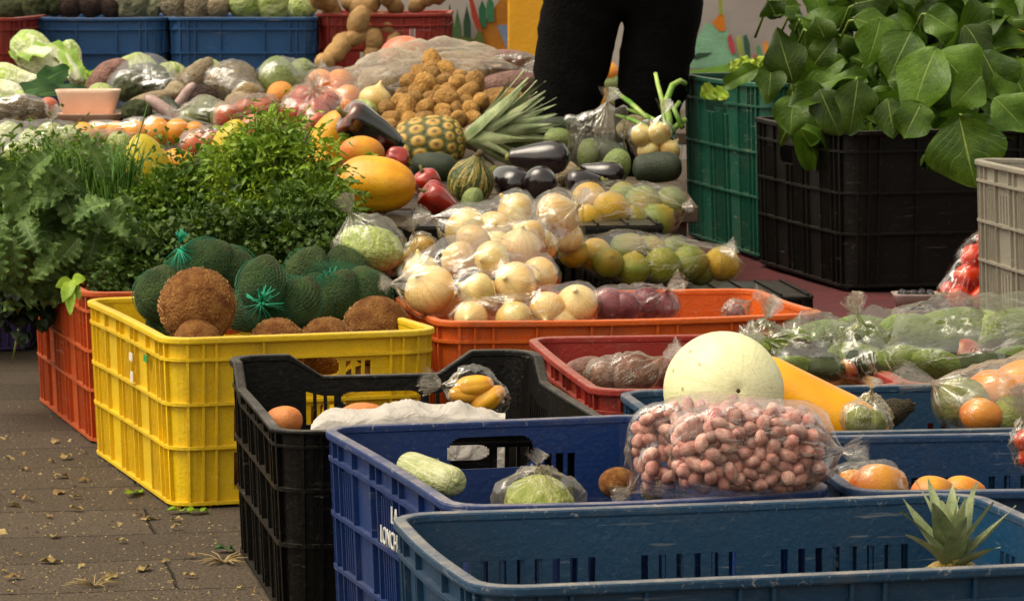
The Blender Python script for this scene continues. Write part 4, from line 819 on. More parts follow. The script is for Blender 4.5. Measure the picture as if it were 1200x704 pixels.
bag('clear bag of yellow fruit at the end of the black crate', sp, (-1, -.1, .25), CLEAR, taillen=.028, seed=14)
# red crates
sp = []
for (x, y, d) in ((708, 440, 34), (730, 444, 36), (752, 440, 34), (742, 432, 30)):
    o = fpx('pink_root', x, y, 4.45, d, (1, random.uniform(-.5, .5), .1), name='root', label='pinkish root in the knotted bag in the red crate', cat='root', group='pinkish roots in the red crate bag', sq=(1, 1, .7)); sp.append((o.location.copy(), d / S(4.45) * .6))
bag('knotted hazy bag of pinkish roots in the red crate', sp, (.9, -.1, .45), film('film_pinkish', '#efe4da', .36, .22, .22, 30), taillen=.03, seed=16, tailw=.3)
for (x, y, d, l) in ((688, 432, 30, 'dusky pink root low behind the knotted bag'), (778, 436, 36, 'dusky red root lying between the knotted bag and the melon')):
    fpx('pink_root', x, y, 4.55, d, (1, .3, .1), name='root', label=l, cat='root', sq=(1, 1, 1))
VEGF = film('film_veg', '#e6ead0', .06, .3, .14, 20)
VEG = [
  ('dark small bag of green leaves beside the orange crate', [(893, 407, 4.60, 40, 'chayote'), (880, 410, 4.6, 28, 'cucumber')], (.3, -.2, 1), .03, VEGF),
  ('clear bag of flat grey green chayotes behind the melon', [(950, 398, 4.62, 52, 'chayote'), (978, 408, 4.6, 50, 'cucumber'), (940, 416, 4.56, 44, 'beet'), (985, 424, 4.56, 34, 'cucumber'), (930, 430, 4.5, 36, 'chayote'), (965, 432, 4.5, 36, 'cucumber')], (-.8, -.2, .3), .03, VEGF),
  ('clear bag peaking above its neighbours with green peppers inside', [(1022, 392, 4.66, 54, 'chayote'), (1040, 408, 4.62, 44, 'cucumber'), (1008, 420, 4.56, 42, 'chayote'), (995, 430, 4.5, 22, 'carrot_tomato'), (1030, 428, 4.5, 40, 'cucumber')], (-.3, -.1, 1), .03, VEGF),
  ('largest clear bag of mixed green vegetables lying across the red crate', [(1075, 398, 4.60, 64, 'chayote'), (1112, 390, 4.62, 66, 'chayote'), (1150, 392, 4.64, 62, 'cabbage'), (1185, 388, 4.66, 62, 'chayote'), (1218, 386, 4.68, 66, 'orange'), (1092, 418, 4.54, 46, 'cucumber'), (1130, 416, 4.55, 44, 'tomato'), (1170, 420, 4.55, 48, 'beet'), (1062, 424, 4.5, 44, 'chayote'), (1105, 428, 4.48, 44, 'chayote'), (1150, 428, 4.48, 46, 'cucumber'), (1195, 424, 4.5, 46, 'chayote')], (-1, -.35, -.25), .035, film('film_bag_b', '#e6ead0', .08, .26, .2, 16)),
]
NICK = ['dark small bag by the orange crate', 'flat bag behind the melon', 'peaked bag in the red crate', 'largest bag across the red crate']
NOUN = {'chayote': 'grey green chayote', 'cucumber': 'dark green cucumber', 'beet': 'dark purple brown beet', 'carrot_tomato': 'orange tomato', 'cabbage': 'small green cabbage', 'orange': 'orange fruit', 'tomato': 'red tomato'}
for i, (lb, its, tail, tl, mt) in enumerate(VEG):
    sp = []; cnt = {}
    for it in its: cnt[it[4]] = cnt.get(it[4], 0) + 1
    for (x, y, Y, d, kd) in its:
        d *= 1.18; y += 1; Y -= .05
        o = fpx(kd, x, y, Y, d, (1, random.uniform(-.5, .5), random.uniform(-.35, .35)) if kd in ('cucumber', 'chayote') else rnd_axis(), name=kd if kd != 'carrot_tomato' else 'tomato', label=NOUN[kd] + ' in the ' + NICK[i], cat=NOUN[kd].split()[-1], group=NOUN[kd] + ' in the ' + NICK[i] if cnt[kd] > 1 else None, sq=(.62, .62, .66) if kd == 'cucumber' else (.8, .62, 1.25) if kd == 'chayote' else (.85, .85, .85))
        sp.append((o.location.copy(), d / S(Y) * .56))
    bag(lb, sp, tail, mt, taillen=tl, seed=20 + i, blend=.7, wr=.011)
# ------------------------------------------------------------------ yellow crate: coconuts and netted fruit
def coconut(px, py, Y, d, label, seed):
    o = fpx('coconut', px, py, Y, d, (random.uniform(-.4, .4), -.3, 1), label=label, cat='coconut', var=seed)
    rd = random.Random(seed); mb = MB()
    for i in range(1300):
        v_ = Vector((rd.gauss(0, 1), rd.gauss(0, 1), rd.gauss(0, 1))).normalized(); t_ = v_.cross(Vector((rd.gauss(0, .5), rd.gauss(0, .5), 1))).normalized()
        L = rd.uniform(.03, .075); d_ = (t_ + v_ * rd.uniform(.0, .25)).normalized(); s_ = v_.cross(d_).normalized() * .0035
        b = v_ * rd.uniform(.485, .505); vv = [b - s_, b + s_, b + d_ * L * .5 + v_ * .008 + s_ * .6, b + d_ * L]
        mb.add(vv, [(0, 1, 2), (0, 2, 3)], None, None, rd.random())
    mb.build('husk_fibers', plain('coconut_fiber', '#946436', .95, '#b68a54', 6, 0), o); return o
coconut(231, 359, 4.95, 91, 'big shaggy brown coconut on top in the yellow crate', 0)
coconut(231, 402, 4.90, 56, 'brown coconut low at the near corner of the yellow crate', 1)
coconut(325, 407, 4.96, 70, 'brown coconut behind the handle hole of the yellow crate', 2)
coconut(441, 388, 5.10, 82, 'brown coconut at the far right end of the yellow crate', 3)
for _i, (_x, _y, _Y) in enumerate(((250, 480, 4.98), (340, 470, 5.02), (430, 465, 5.08), (300, 540, 5.0), (390, 530, 5.06), (235, 545, 5.0), (455, 535, 5.1))):
    fpx('coconut', _x, _y, _Y, 78, rnd_axis(), label='brown coconut deep inside the yellow crate, seen through its slots', cat='coconut', group='coconuts at the bottom of the yellow crate')
coconut(383, 405, 5.03, 68, 'brown coconut between two others along the yellow crate front', 4)
netm = plain('green_net', '#127048', .5, '#0e5a3c', 9, 0)
def netbag(label, fr, tuft, seed):
    sp = []
    for (x, y, Y, d, ax) in fr:
        o = fpx('avocado', x, y, Y, d * .94, ax, sq=(1, 1, 1.15), name='avocado', label='dark avocado in the ' + label.replace('green ', ''), cat='avocado', group='avocados in the ' + label); sp.append((o.location.copy(), d / S(Y) * .5))
    cen = sum((s_[0] for s_ in sp), Vector()) / len(sp); top = P(*tuft[:3]); t_ = (top - cen).normalized(); R = axis_rot(t_).to_3x3()
    nv, nu = 46, 50; D = []
    for j in range(nv + 1):
        th = .06 + (PI - .12) * j / nv
        for i in range(nu):
            a = 2 * PI * (i + .5 * (j % 2)) / nu; D.append(tuple(R @ Vector((math.sin(th) * math.cos(a), math.sin(th) * math.sin(a), math.cos(th)))))
    hull, un = hull_radius(cen, sp, np.array(D), .3); rr = hull * .38 + un * .62 + .0025
    vs = [Vector(D[q]) * rr[q] for q in range(len(D))]
    mb = MB(); fs = []
    for j in range(nv - 1):
        for i in range(nu):
            o_ = j % 2; fs.append((j * nu + i, (j + 1) * nu + (i - 1 + o_) % nu, (j + 2) * nu + i, (j + 1) * nu + (i + o_) % nu))
    mb.add(vs, fs); o = mb.build('net_bag', netm); o.location = cen; tag(o, label, 'net bag', 'green net bags of avocados')
    w_ = o.modifiers.new('wire', 'WIREFRAME'); w_.thickness = .0005; w_.use_even_offset = False; w_.use_replace = True
    rd = random.Random(seed); mb = MB(); b0 = top - cen - t_ * .012
    d_ = Vector(tuft[3]).normalized()
    for i in range(40):
        e = (d_ + Vector((rd.gauss(0, .33), rd.gauss(0, .33), rd.gauss(0, .33)))).normalized(); L = tuft[4] * rd.uniform(.6, 1.1)
        mb.tube([b0, b0 + d_ * .010, b0 + d_ * .012 + e * L * .6, b0 + d_ * .010 + e * L], [.0012, .0010, .0008, .0006], 4)
    for i in range(26):
        a = rd.random() * 6.28; q = R @ Vector((math.cos(a), math.sin(a), -rd.uniform(.2, .9))); mb.tube([b0, b0 + q * .014, b0 + q * .03 - t_ * .004], .0007, 4)
    mb.build('knot', plain('net_knot', '#12a880', .5, '#0e8a6a', 9, 0), o, True)
netbag('green net bag tied with an upright tuft behind the coconut', [(186, 345, 5.16, 60, (.3, 0, 1)), (240, 310, 5.20, 62, (.7, 0, .6)), (275, 316, 5.22, 54, (-.5, .2, 1)), (216, 330, 5.22, 58, (.2, 0, 1)), (200, 380, 5.18, 54, (1, 0, .2)), (255, 345, 5.25, 58, (0, .4, 1))], (207, 284, 5.17, (.1, -.2, 1), .020), 1)
netbag('green net bag with its bright knot facing the viewer', [(307, 333, 5.06, 60, (.3, -.1, 1)), (349, 354, 5.08, 56, (.6, 0, 1)), (318, 362, 5.10, 56, (-.3, .2, 1)), (290, 365, 5.12, 52, (1, 0, .3)), (338, 382, 5.1, 50, (1, 0, .2))], (304, 356, 4.99, (.15, -.8, .45), .026), 2)
netbag('green net bag of avocados at the far end of the yellow crate', [(359, 318, 5.34, 54, (.6, 0, 1)), (405, 318, 5.36, 54, (-.4, 0, 1)), (395, 350, 5.24, 62, (.4, 0, 1)), (430, 346, 5.26, 60, (-.4, .2, 1)), (370, 352, 5.3, 56, (0, 0, 1)), (412, 376, 5.25, 56, (1, 0, .2))], (384, 326, 5.24, (0, -.6, .8), .008), 3)
# ------------------------------------------------------------------ orange crate: onions
def onionbag(label, its, tail, tl, mt, seed, kinds=('onion',), gname='', noun='yellow brown onion', blend=.6):
    sp = []
    for i, (x, y, Y, d) in enumerate(its):
        kd = kinds[i % len(kinds)]
        o = fpx(kd, x, y, Y, d, (random.gauss(0, .8), random.gauss(-.4, .6), random.gauss(.4, .7)), name='onion', label=noun + ' in the ' + gname, cat='onion', group='onions in the ' + gname); sp.append((o.location.copy(), d / S(Y) * .53))
    return bag(label, sp, tail, mt, taillen=tl, seed=seed, blend=blend, tailw=.5)
onionbag('big clear bag of pale onions heaped over the rim of the orange crate', [(504, 340, 5.16, 62), (560, 342, 5.13, 46), (604, 332, 5.14, 52), (538, 305, 5.22, 46), (577, 304, 5.18, 44), (610, 290, 5.26, 50), (632, 322, 5.2, 44), (494, 318, 5.24, 44), (555, 282, 5.32, 44), (520, 352, 5.24, 46), (586, 352, 5.22, 46), (626, 350, 5.24, 40)], (-1, -.25, -.05), .022, CLEAR, 31, ('onion', 'white_onion', 'onion'), 'big front onion bag')
onionbag('clear bag of big white onions behind the heaped onion bag', [(545, 270, 5.50, 56), (604, 247, 5.52, 46), (578, 270, 5.5, 46), (620, 278, 5.46, 44), (585, 292, 5.45, 46)], (-1, .1, .2), .03, CLEAR, 32, ('white_onion', 'white_onion', 'onion'), 'rear onion bag', 'white green onion')
onionbag('clear bag holding two large onions next to the yellow limes', [(652, 254, 5.60, 58), (634, 288, 5.52, 42), (664, 278, 5.6, 40)], (.6, -.1, .8), .03, CLEAR, 33, ('onion', 'white_onion'), 'two onion bag', 'large golden onion')
onionbag('low clear bag of onions along the rim of the orange crate', [(552, 372, 5.10, 40), (602, 372, 5.10, 44), (642, 362, 5.12, 46), (676, 356, 5.13, 50), (612, 380, 5.12, 40), (660, 376, 5.12, 42)], (-.9, -.1, .3), .02, CLEAR, 34, ('onion', 'white_onion', 'onion'), 'low onion bag')
onionbag('hazy bag of red onions lying along the orange crate', [(712, 358, 5.18, 44), (732, 360, 5.18, 40), (758, 356, 5.2, 42), (778, 360, 5.2, 36)], (.9, -.1, .5), .03, film('film_purple', '#f0e0e0', .2, .26, .18, 30), 35, ('red_onion',), 'red onion bag', 'purple red onion')
sp = [(fpx('red_onion', 862, 366, 5.2, 26, rnd_axis(), name='onion', label='single small red onion at the end of the orange crate', cat='onion').location.copy(), .018)]
bag('small crumpled bag at the end of the orange crate', sp, (.8, 0, .6), HAZY, taillen=.02, seed=36)
for lb, its, tail, tl, sd, mt in (
    ('lower clear bag of limes behind the orange crate', [(698, 298, 5.66, 34, 'yellow_lime'), (672, 296, 5.62, 32, 'yellow_lime'), (736, 296, 5.70, 42, 'lime'), (713, 308, 5.62, 32, 'lime'), (742, 316, 5.64, 36, 'lime'), (776, 312, 5.66, 40, 'lime'), (808, 308, 5.68, 38, 'lime'), (760, 298, 5.74, 40, 'lime'), (846, 309, 5.7, 36, 'yellow_lime'), (790, 296, 5.75, 34, 'lime'), (822, 318, 5.7, 30, 'lime')], (1, -.1, .15), .03, 41, film('film_lime', '#f6f4e6', .04, .26, .16, 26)),
    ('upper clear bag of limes lying against the tall green crate', [(716, 246, 5.92, 38, 'yellow_lime'), (686, 258, 5.88, 34, 'yellow_lime'), (690, 234, 5.96, 36, 'yellow_lime'), (752, 240, 6.0, 40, 'lime'), (786, 238, 6.02, 34, 'lime'), (742, 262, 5.94, 36, 'lime'), (770, 258, 5.96, 36, 'lime'), (714, 268, 5.92, 32, 'lime'), (730, 232, 6.02, 34, 'lime')], (1, -.05, .1), .02, 42, film('film_lime2', '#f6f4e6', .08, .24, .18, 26))):
    sp = []
    for (x, y, Y, d, kd) in its:
        d *= 1.14
        o = fpx(kd, x, y, Y, d, rnd_axis(), name='lime', label=('ripe yellow lime in the ' if kd != 'lime' else 'green lime in the ') + lb, cat='lime', group=('yellow' if kd != 'lime' else 'green') + ' limes in the ' + lb.split()[0] + ' lime bag'); sp.append((o.location.copy(), d / S(Y) * .53))
    bag(lb, sp, tail, mt, taillen=tl, seed=sd, blend=.78, tailw=.4)
# cabbage in film, left of the onions
o = fpx('cabbage', 436, 290, 5.42, 74, (.3, -.2, 1), label='pale green cabbage wrapped in hazy film beside the onions', cat='cabbage', sq=(1.1, 1, .8)); sp = [(o.location.copy(), .05), (P(462, 300, 5.42), .028), (P(412, 296, 5.42), .03)]
bag('hazy bag round the pale cabbage with a pointed top', sp, (-.55, -.1, 1), film('film_cab', '#f0f2e6', .20, .22, .2, 24), taillen=.03, seed=44)
sp = []
for (x, y, d) in ((496, 290, 30), (486, 300, 26)):
    o = fpx('yellow_lime', x, y, 5.5, d, rnd_axis(), name='lime', label='yellow lime in the tiny bag between cabbage and onions', cat='lime', group='limes in the tiny bag'); sp.append((o.location.copy(), d / S(5.5) * .52))
bag('tiny clear bag of yellow limes between cabbage and onions', sp, (-.3, -.2, 1), HAZY, taillen=.02, seed=45)
#SPLIT3
# ================================================================== MIDDLE HEAP
fpx('papaya', 441, 217, 6.02, 66, (1, -.12, -.03), label='large ripe yellow papaya on the upturned black crate', cat='papaya', var=0, spin=.5, sq=(1, 1, .76))
fpx('bell_pepper', 431, 153, 6.45, 54, (-.85, -.25, .55), name='pepper', label='long dark glossy pepper with a reddish stem end above the papaya', cat='pepper', spin=.6, sq=(1, 1, 1.05))
fpx('mango', 424, 180, 6.3, 42, (1, .2, -.1), label='red orange mango between the papaya and the dark pepper', cat='mango', var=0)
fpx('red_pepper', 466, 186, 6.4, 28, (1, 0, -.4), name='pepper', label='small crimson pepper under the dark pepper tip', cat='pepper', var=1)
fpx('red_pepper', 500, 214, 6.15, 32, (-.4, -.2, 1), name='pepper', label='small shiny red pepper leaning on the wrinkled one', cat='pepper', var=1)
fpx('red_pepper', 513, 235, 6.05, 38, (-.8, -.2, .6), name='pepper', label='wrinkled dark red pepper at the edge of the upturned crate', cat='pepper', var=0)
fpx('cucumber', 508, 196, 6.45, 34, (1, .1, -.05), name='squash', label='blackish green squash in front of the pineapple', cat='squash', var=0, sq=(1, 1, .85))
fpx('squash', 552, 212, 6.35, 54, (.25, -.35, .9), label='green squash with yellow stripes beside the eggplants', cat='squash', sq=(1, 1, .9))
fpx('chayote', 553, 236, 6.2, 26, (.3, 0, 1), name='chayote', label='small yellow green chayote under the striped squash', cat='chayote')
fpx('eggplant', 634, 185, 6.62, 40, (-1, .1, .0), label='largest purple black eggplant lying on top of two others', cat='eggplant', var=0, spin=.2)
fpx('eggplant', 597, 213, 6.4, 42, (-.5, .75, .25), label='dark eggplant pointing away, next to the striped squash', cat='eggplant', var=1)
fpx('eggplant', 634, 213, 6.38, 40, (.15, .95, .1), label='round ended eggplant facing the viewer with a pale scar', cat='eggplant', var=1)
fpx('eggplant', 684, 213, 6.5, 28, (1, .2, 0), label='small dark eggplant under the clear upright bag', cat='eggplant', var=1)
fpx('eggplant', 706, 204, 6.6, 30, (-1, .3, .1), label='half hidden eggplant behind the small one', cat='eggplant', var=0)
fpx('chayote', 722, 196, 6.7, 34, (.4, 0, 1), name='chayote', label='yellowish chayote between eggplant and green fruit', cat='chayote')
fpx('cucumber', 770, 196, 6.6, 36, (1, .1, .05), name='avocado', label='large dull dark green fruit against the tall green crate', cat='fruit', var=0, sq=(1, 1, .85))
fpx('root', 664, 204, 6.7, 30, (1, 0, .2), name='root', label='pale knobbly root behind the small eggplant', cat='root')
pineapple(P(462, 176, 6.82), (.95, .0, .16), .112, .145, .20, 'pineapple lying on its side with a big grey green crown', 54, .040, 5, 48)
# upright clear bag with greens, onions with green tops
sp = [(P(x, y, 6.78), r_) for x, y, r_ in ((684, 180, .03), (714, 180, .03), (668, 142, .012), (728, 132, .012), (698, 150, .02))]
for (x, y, d, kd, l) in ((690, 180, 36, 'chayote', 'pale chayote at the bottom of the upright clear bag'), (714, 178, 34, 'cucumber', 'dark green fruit at the bottom of the upright clear bag')):
    fpx(kd, x, y, 6.78, d, rnd_axis(), name='fruit', label=l, cat='fruit', sq=(.8, .8, .8))
bag('upright clear empty topped bag between eggplants and spring onions', sp, (.35, -.1, 1), film('film_up', '#f2f4ee', .34, .5, .07, 16), taillen=.03, seed=51, tailw=.9)
sp = []
for (x, y, d) in ((752, 160, 30), (772, 158, 32), (760, 176, 28), (784, 176, 28)):
    o = fpx('white_onion', x, y, 6.9, d, rnd_axis(), name='onion', label='small white onion in the bag beside the upright clear bag', cat='onion', group='small white onions by the green crate'); sp.append((o.location.copy(), d / S(6.9) * .53))
bag('clear bag of small white onions beside the tall green crate', sp, (.3, -.1, 1), CLEAR, taillen=.03, seed=52)
scal = leafmat('scallion', '#5d8a2e', '#a9bf66', None, rough=.4, trans=.1)
r = empty('spring_onion', P(778, 165, 6.95)); tag(r, 'bent pale green spring onion stalks beside the tall green crate', 'spring onion')
mb = MB(); o_ = r.location
for pts, ra in ((((783, 165), (779, 140), (776, 118), (771, 100), (768, 86)), .006), (((783, 165), (784, 140), (781, 118), (788, 100), (797, 95), (803, 98)), .0085), (((783, 168), (772, 150), (764, 138)), .004), (((776, 165), (790, 150), (803, 140)), .007), (((800, 150), (790, 128), (796, 120)), .006)):
    mb.tube([P(x, y, 6.95 + .02 * i) - o_ for i, (x, y) in enumerate(pts)], [ra * (1 - .08 * i) for i in range(len(pts))], 7, random.random())
mb.build('stalks', scal, r, True)
for lb, a, b in (('long thin green leaf stalk pointing at the person', (716, 104), (760, 140)), ('thin green stalk lying behind the upright clear bag', (735, 128), (775, 146)), ('thin dark green stalk lowest behind the upright bag', (722, 135), (760, 150))):
    mb = MB(); mb.tube([P(a[0], a[1], 7.2), P((a[0] + b[0]) / 2, (a[1] + b[1]) / 2 - 2, 7.1), P(b[0], b[1], 7.0)], [.003, .006, .005], 6); o = mb.build('scallion', scal, None, True); tag(o, lb, 'stalk')
# gold potatoes heap in a loose open bag
sp = []; rd = random.Random(4)
for (y, x0, x1, Y) in ((150, 455, 545, 7.5), (140, 450, 560, 7.55), (130, 452, 566, 7.6), (120, 458, 566, 7.64), (110, 468, 566, 7.68), (100, 478, 566, 7.74), (92, 490, 558, 7.8), (84, 496, 530, 7.86), (78, 498, 520, 7.9)):
    x = x0 + rd.uniform(0, 10)
    while x < x1:
        d = rd.uniform(19, 27); o = fpx('potato', x, y + rd.uniform(-4, 4), Y + rd.uniform(-.03, .03), d, rnd_axis(), label='small golden yellow potato in the heap behind the pineapple', cat='potato', group='golden potatoes in the heap'); x += d * .82
        sp.append((o.location.copy(), d / S(Y) * .5))
# big milky sheet and bag behind the potatoes
for kd, x, y, Y, d, ax, nm, l in (('carrot_tomato', 473, 64, 8.4, 44, (1, 0, 0), 'melon', 'orange fruit peeping over the milky plastic sheet'), ('pink_root', 598, 78, 8.3, 40, (1, 0, 0), 'root', 'dusky root wrapped behind the golden potatoes'), ('pink_root', 600, 101, 8.0, 36, (1, 0, .1), 'root', 'dusky root under the rolled film'), ('potato', 590, 122, 7.7, 40, (1, .2, 0), 'root', 'pinkish tan root beside the pineapple crown'), ('white_onion', 440, 118, 7.7, 40, (.3, 0, 1), 'onion', 'white onion at the side of the golden potato heap'), ('cabbage', 424, 132, 7.6, 36, (0, 0, 1), 'cabbage', 'small pale cabbage beside the golden potatoes')):
    fpx(kd, x, y, Y, d, ax, name=nm, label=l, cat=nm)
sp = [(P(x, y, Y), r_) for x, y, Y, r_ in ((420, 108, 8.1, .06), (450, 96, 8.2, .07), (485, 86, 8.3, .075), (520, 80, 8.35, .075), (555, 82, 8.3, .065), (580, 90, 8.2, .05), (410, 125, 8.0, .05))]
for (x, y, d) in ((440, 102, 50), (478, 92, 52), (520, 90, 54), (556, 92, 46)):
    fpx('root', x, y, 8.28, d, rnd_axis(), name='root', label='pale root inside the long milky plastic bag', cat='root', group='pale roots in the milky bag')
bag('long milky plastic bag stretched behind the golden potatoes', sp, (1, 0, .12), film('film_sheet', '#efe2cc', .95, .2, .25, 9), taillen=.08, seed=61, tailw=.5, wr=.012, blend=.75)
sp = [(P(x, y, 8.25), .035) for x, y in ((590, 82), (610, 80), (628, 84))]
bag('rolled clear film bag ending against the person in black trousers', sp, (-1, 0, .2), film('film_roll', '#cdb8a4', .35, .3, .2, 20), taillen=.05, seed=62)
# yellow green stuff seen between the legs
for kd, x, y, d, nm, l in (('passion', 701, 118, 24, 'fruit', 'yellow fruit seen between the legs, in front'), ('chayote', 716, 98, 26, 'chayote', 'green chayote seen between the legs'), ('mango', 713, 84, 24, 'mango', 'orange mango seen between the legs, topmost'), ('cabbage', 724, 112, 30, 'cabbage', 'yellow green cabbage seen between the legs'), ('passion', 708, 106, 18, 'fruit', 'small orange fruit seen between the legs')):
    fpx(kd, x, y, 8.5, d, rnd_axis(), name=nm, label=l, cat=nm)
# ------------------------------------------------------------------ left part of the heap
def wrapit(lb, its, tail, mt, sd, tl=.03, **kw):
    sp = []
    for (kd, x, y, Y, d, ax, nm, l, g) in its:
        o = fpx(kd, x, y, Y, d, ax, name=nm, label=l, cat=nm, group=g); sp.append((o.location.copy(), d / S(Y) * (.62 if kd in ('root', 'pink_root', 'carrot_tomato') else .54)))
    bag(lb, sp, tail, mt, taillen=tl, seed=sd, **kw)
pakm = leafmat('pak_choi_leaf', '#6f9a24', '#9dbb3c', '#d9dcb8', .05, .4, ('#dcdcc0', .34, .02), .18)
def leaves_thing(name, label, cat, specs, m, nu=8, nv=12, loc=None, group=None, petiole=False):
    root = empty(name, loc or P(*specs[0][0])); tag(root, label, cat, group)
    mb = MB()
    for i, (b, t, W, shp, fold, curl, ruf, nr) in enumerate(specs):
        B, T = P(*b), P(*t); M_, L = frame(B - root.location, T - root.location, nr or CAMDIR)
        vs, fs, uv = leafgrid(L, W, shp, fold, curl, ruf, i * 7 + 3, nu, nv); mb.add(vs, fs, uv, M_, random.random())
        if petiole and i % 2 == 0:                         # pale stalk; its UV sits on the vein colour
            b_, t_ = B - root.location, T - root.location; d_ = (b_ - t_).normalized(); mb.tube([b_ + (t_ - b_) * .08, b_ + d_ * .006 + Vector((0, .02, -.006)), b_ + d_ * .02 + Vector((0, .07, -.05))], [.0016, .0024, .003], 6, .8)
    mb.build('leaves', m, root, True); return root
for x, y, Y, d, ax, l, v_ in ((48, 70, 8.35, 46, (-.75, .2, .65), 'largest pale head leaning up toward the far red crate', 0), (20, 96, 8.15, 38, (-1, .1, .25), 'lower pale head lying flat beneath the largest one', 1), (0, 108, 8.05, 34, (-1, .2, .15), 'third pale head at the outer end of the pile', 0), (84, 74, 8.45, 30, (-.35, .3, .9), 'narrow green tipped head standing behind the largest one', 1)):
    fpx('napa', x, y, Y, d, ax, name='pak_choi', label=l + ', white ribbed', cat='pak choi', var=v_)
leaves_thing('pak_choi_leaves', 'loose lime green leaves curling over the pale ribbed heads', 'leaves', [
    ((88, 96, 8.3), (62, 36, 8.4), .075, 'round', .35, .5, (.010, 3), (.6, -.8, .3)), ((80, 92, 8.25), (30, 36, 8.4), .07, 'round', -.25, .4, (.012, 3), (-.2, -.7, .7)), ((60, 60, 8.25), (6, 50, 8.35), .06, 'round', -.2, .4, (.012, 3), (-.2, -.6, .8)), ((30, 112, 8.0), (-20, 118, 8.0), .06, 'round', -.3, .4, (.006, 2), (0, -.7, .8))], pakm)
grnleaf = leafmat('deep_green_leaf', '#22451c', '#3a6428', '#6d8a4a', .03, .45)
leaves_thing('green_leaf', 'dark green leaves spread below the pak choi ribs', 'leaves', [((20, 108, 8.05), (92, 92, 8.15), .07, 'ovate', .1, .3, (.006, 2), (0, -.6, .8)), ((40, 112, 8.0), (110, 96, 8.1), .05, 'ovate', .1, .3, (.006, 2), (0, -.6, .8)), ((45, 98, 8.12), (85, 76, 8.2), .06, 'ovate', .1, .3, (.006, 2), None)], grnleaf)
leaves_thing('lettuce', 'bright green frilly lettuce leaves in front of the far blue crate', 'lettuce', [((95, 100, 8.5), (112, 76, 8.6), .05, 'cup', .2, .5, (.012, 4), None), ((88, 100, 8.48), (94, 80, 8.55), .045, 'cup', .2, .5, (.012, 4), None), ((104, 100, 8.5), (122, 86, 8.6), .045, 'cup', .2, .5, (.012, 4), None)], leafmat('lettuce_leaf', '#7fa818', '#a5c23a', None, rough=.45))
# foam trays
foam = plain('pink_foam', '#e6c4ae', .6, '#dcb8a2', 30, .1, 200)
def tray(name, px0, px1, py0, py1, Y, label, m, dy=.09):
    A, B = P(px0, py1, Y), P(px1, py1, Y); hh = (py1 - py0) / S(Y); wd = (px1 - px0) / S(Y)
    r = empty(name, (A + B) / 2 + Vector((0, dy / 2, 0))); tag(r, label, 'tray')
    def sq(w_, d_, z): 
        pts = []; rr = min(w_, d_) * .25
        for cx, cy, a0 in ((1, -1, -90), (1, 1, 0), (-1, 1, 90), (-1, -1, 180)):
            for q in range(5):
                a = math.radians(a0 + q * 22.5); pts.append((cx * (w_ / 2 - rr) + rr * math.cos(a), cy * (d_ / 2 - rr) + rr * math.sin(a), z))
        return pts
    secs = [sq(wd * .80, dy * .78, 0), sq(wd * .98, dy * .96, hh * .86), sq(wd * 1.02, dy * 1.02, hh), sq(wd * .95, dy * .93, hh), sq(wd * .76, dy * .74, hh * .1)]
    mb = MB(); vs = [p for s_ in secs for p in s_]; n = 20
    fs = [(j * n + i, j * n + (i + 1) % n, (j + 1) * n + (i + 1) % n, (j + 1) * n + i) for j in range(4) for i in range(n)] + [tuple(range(n - 1, -1, -1)), tuple(4 * n + i for i in range(n))]
    mb.add(vs, fs); mb.build('shell', m, r, True); return r
tray('foam_tray', 64, 138, 106, 134, 7.75, 'pale pink foam tray standing on another tray', foam)
tray('foam_tray', 60, 140, 134, 147, 7.7, 'lower pink foam tray under the first one', foam, .11)
wrapit('film wrapped mushrooms beside the foam trays', [('celeriac', x, y, 7.6, d, rnd_axis(), 'mushroom', 'grey white mushroom in the wrapped pack beside the foam trays', 'mushrooms in the wrapped pack') for x, y, d in ((8, 130, 30), (26, 126, 28), (42, 130, 28), (20, 140, 26), (38, 142, 24))], (-1, 0, .2), film('film_pack', '#f4f0ea', .2, .4, .12, 16), 71, 0)
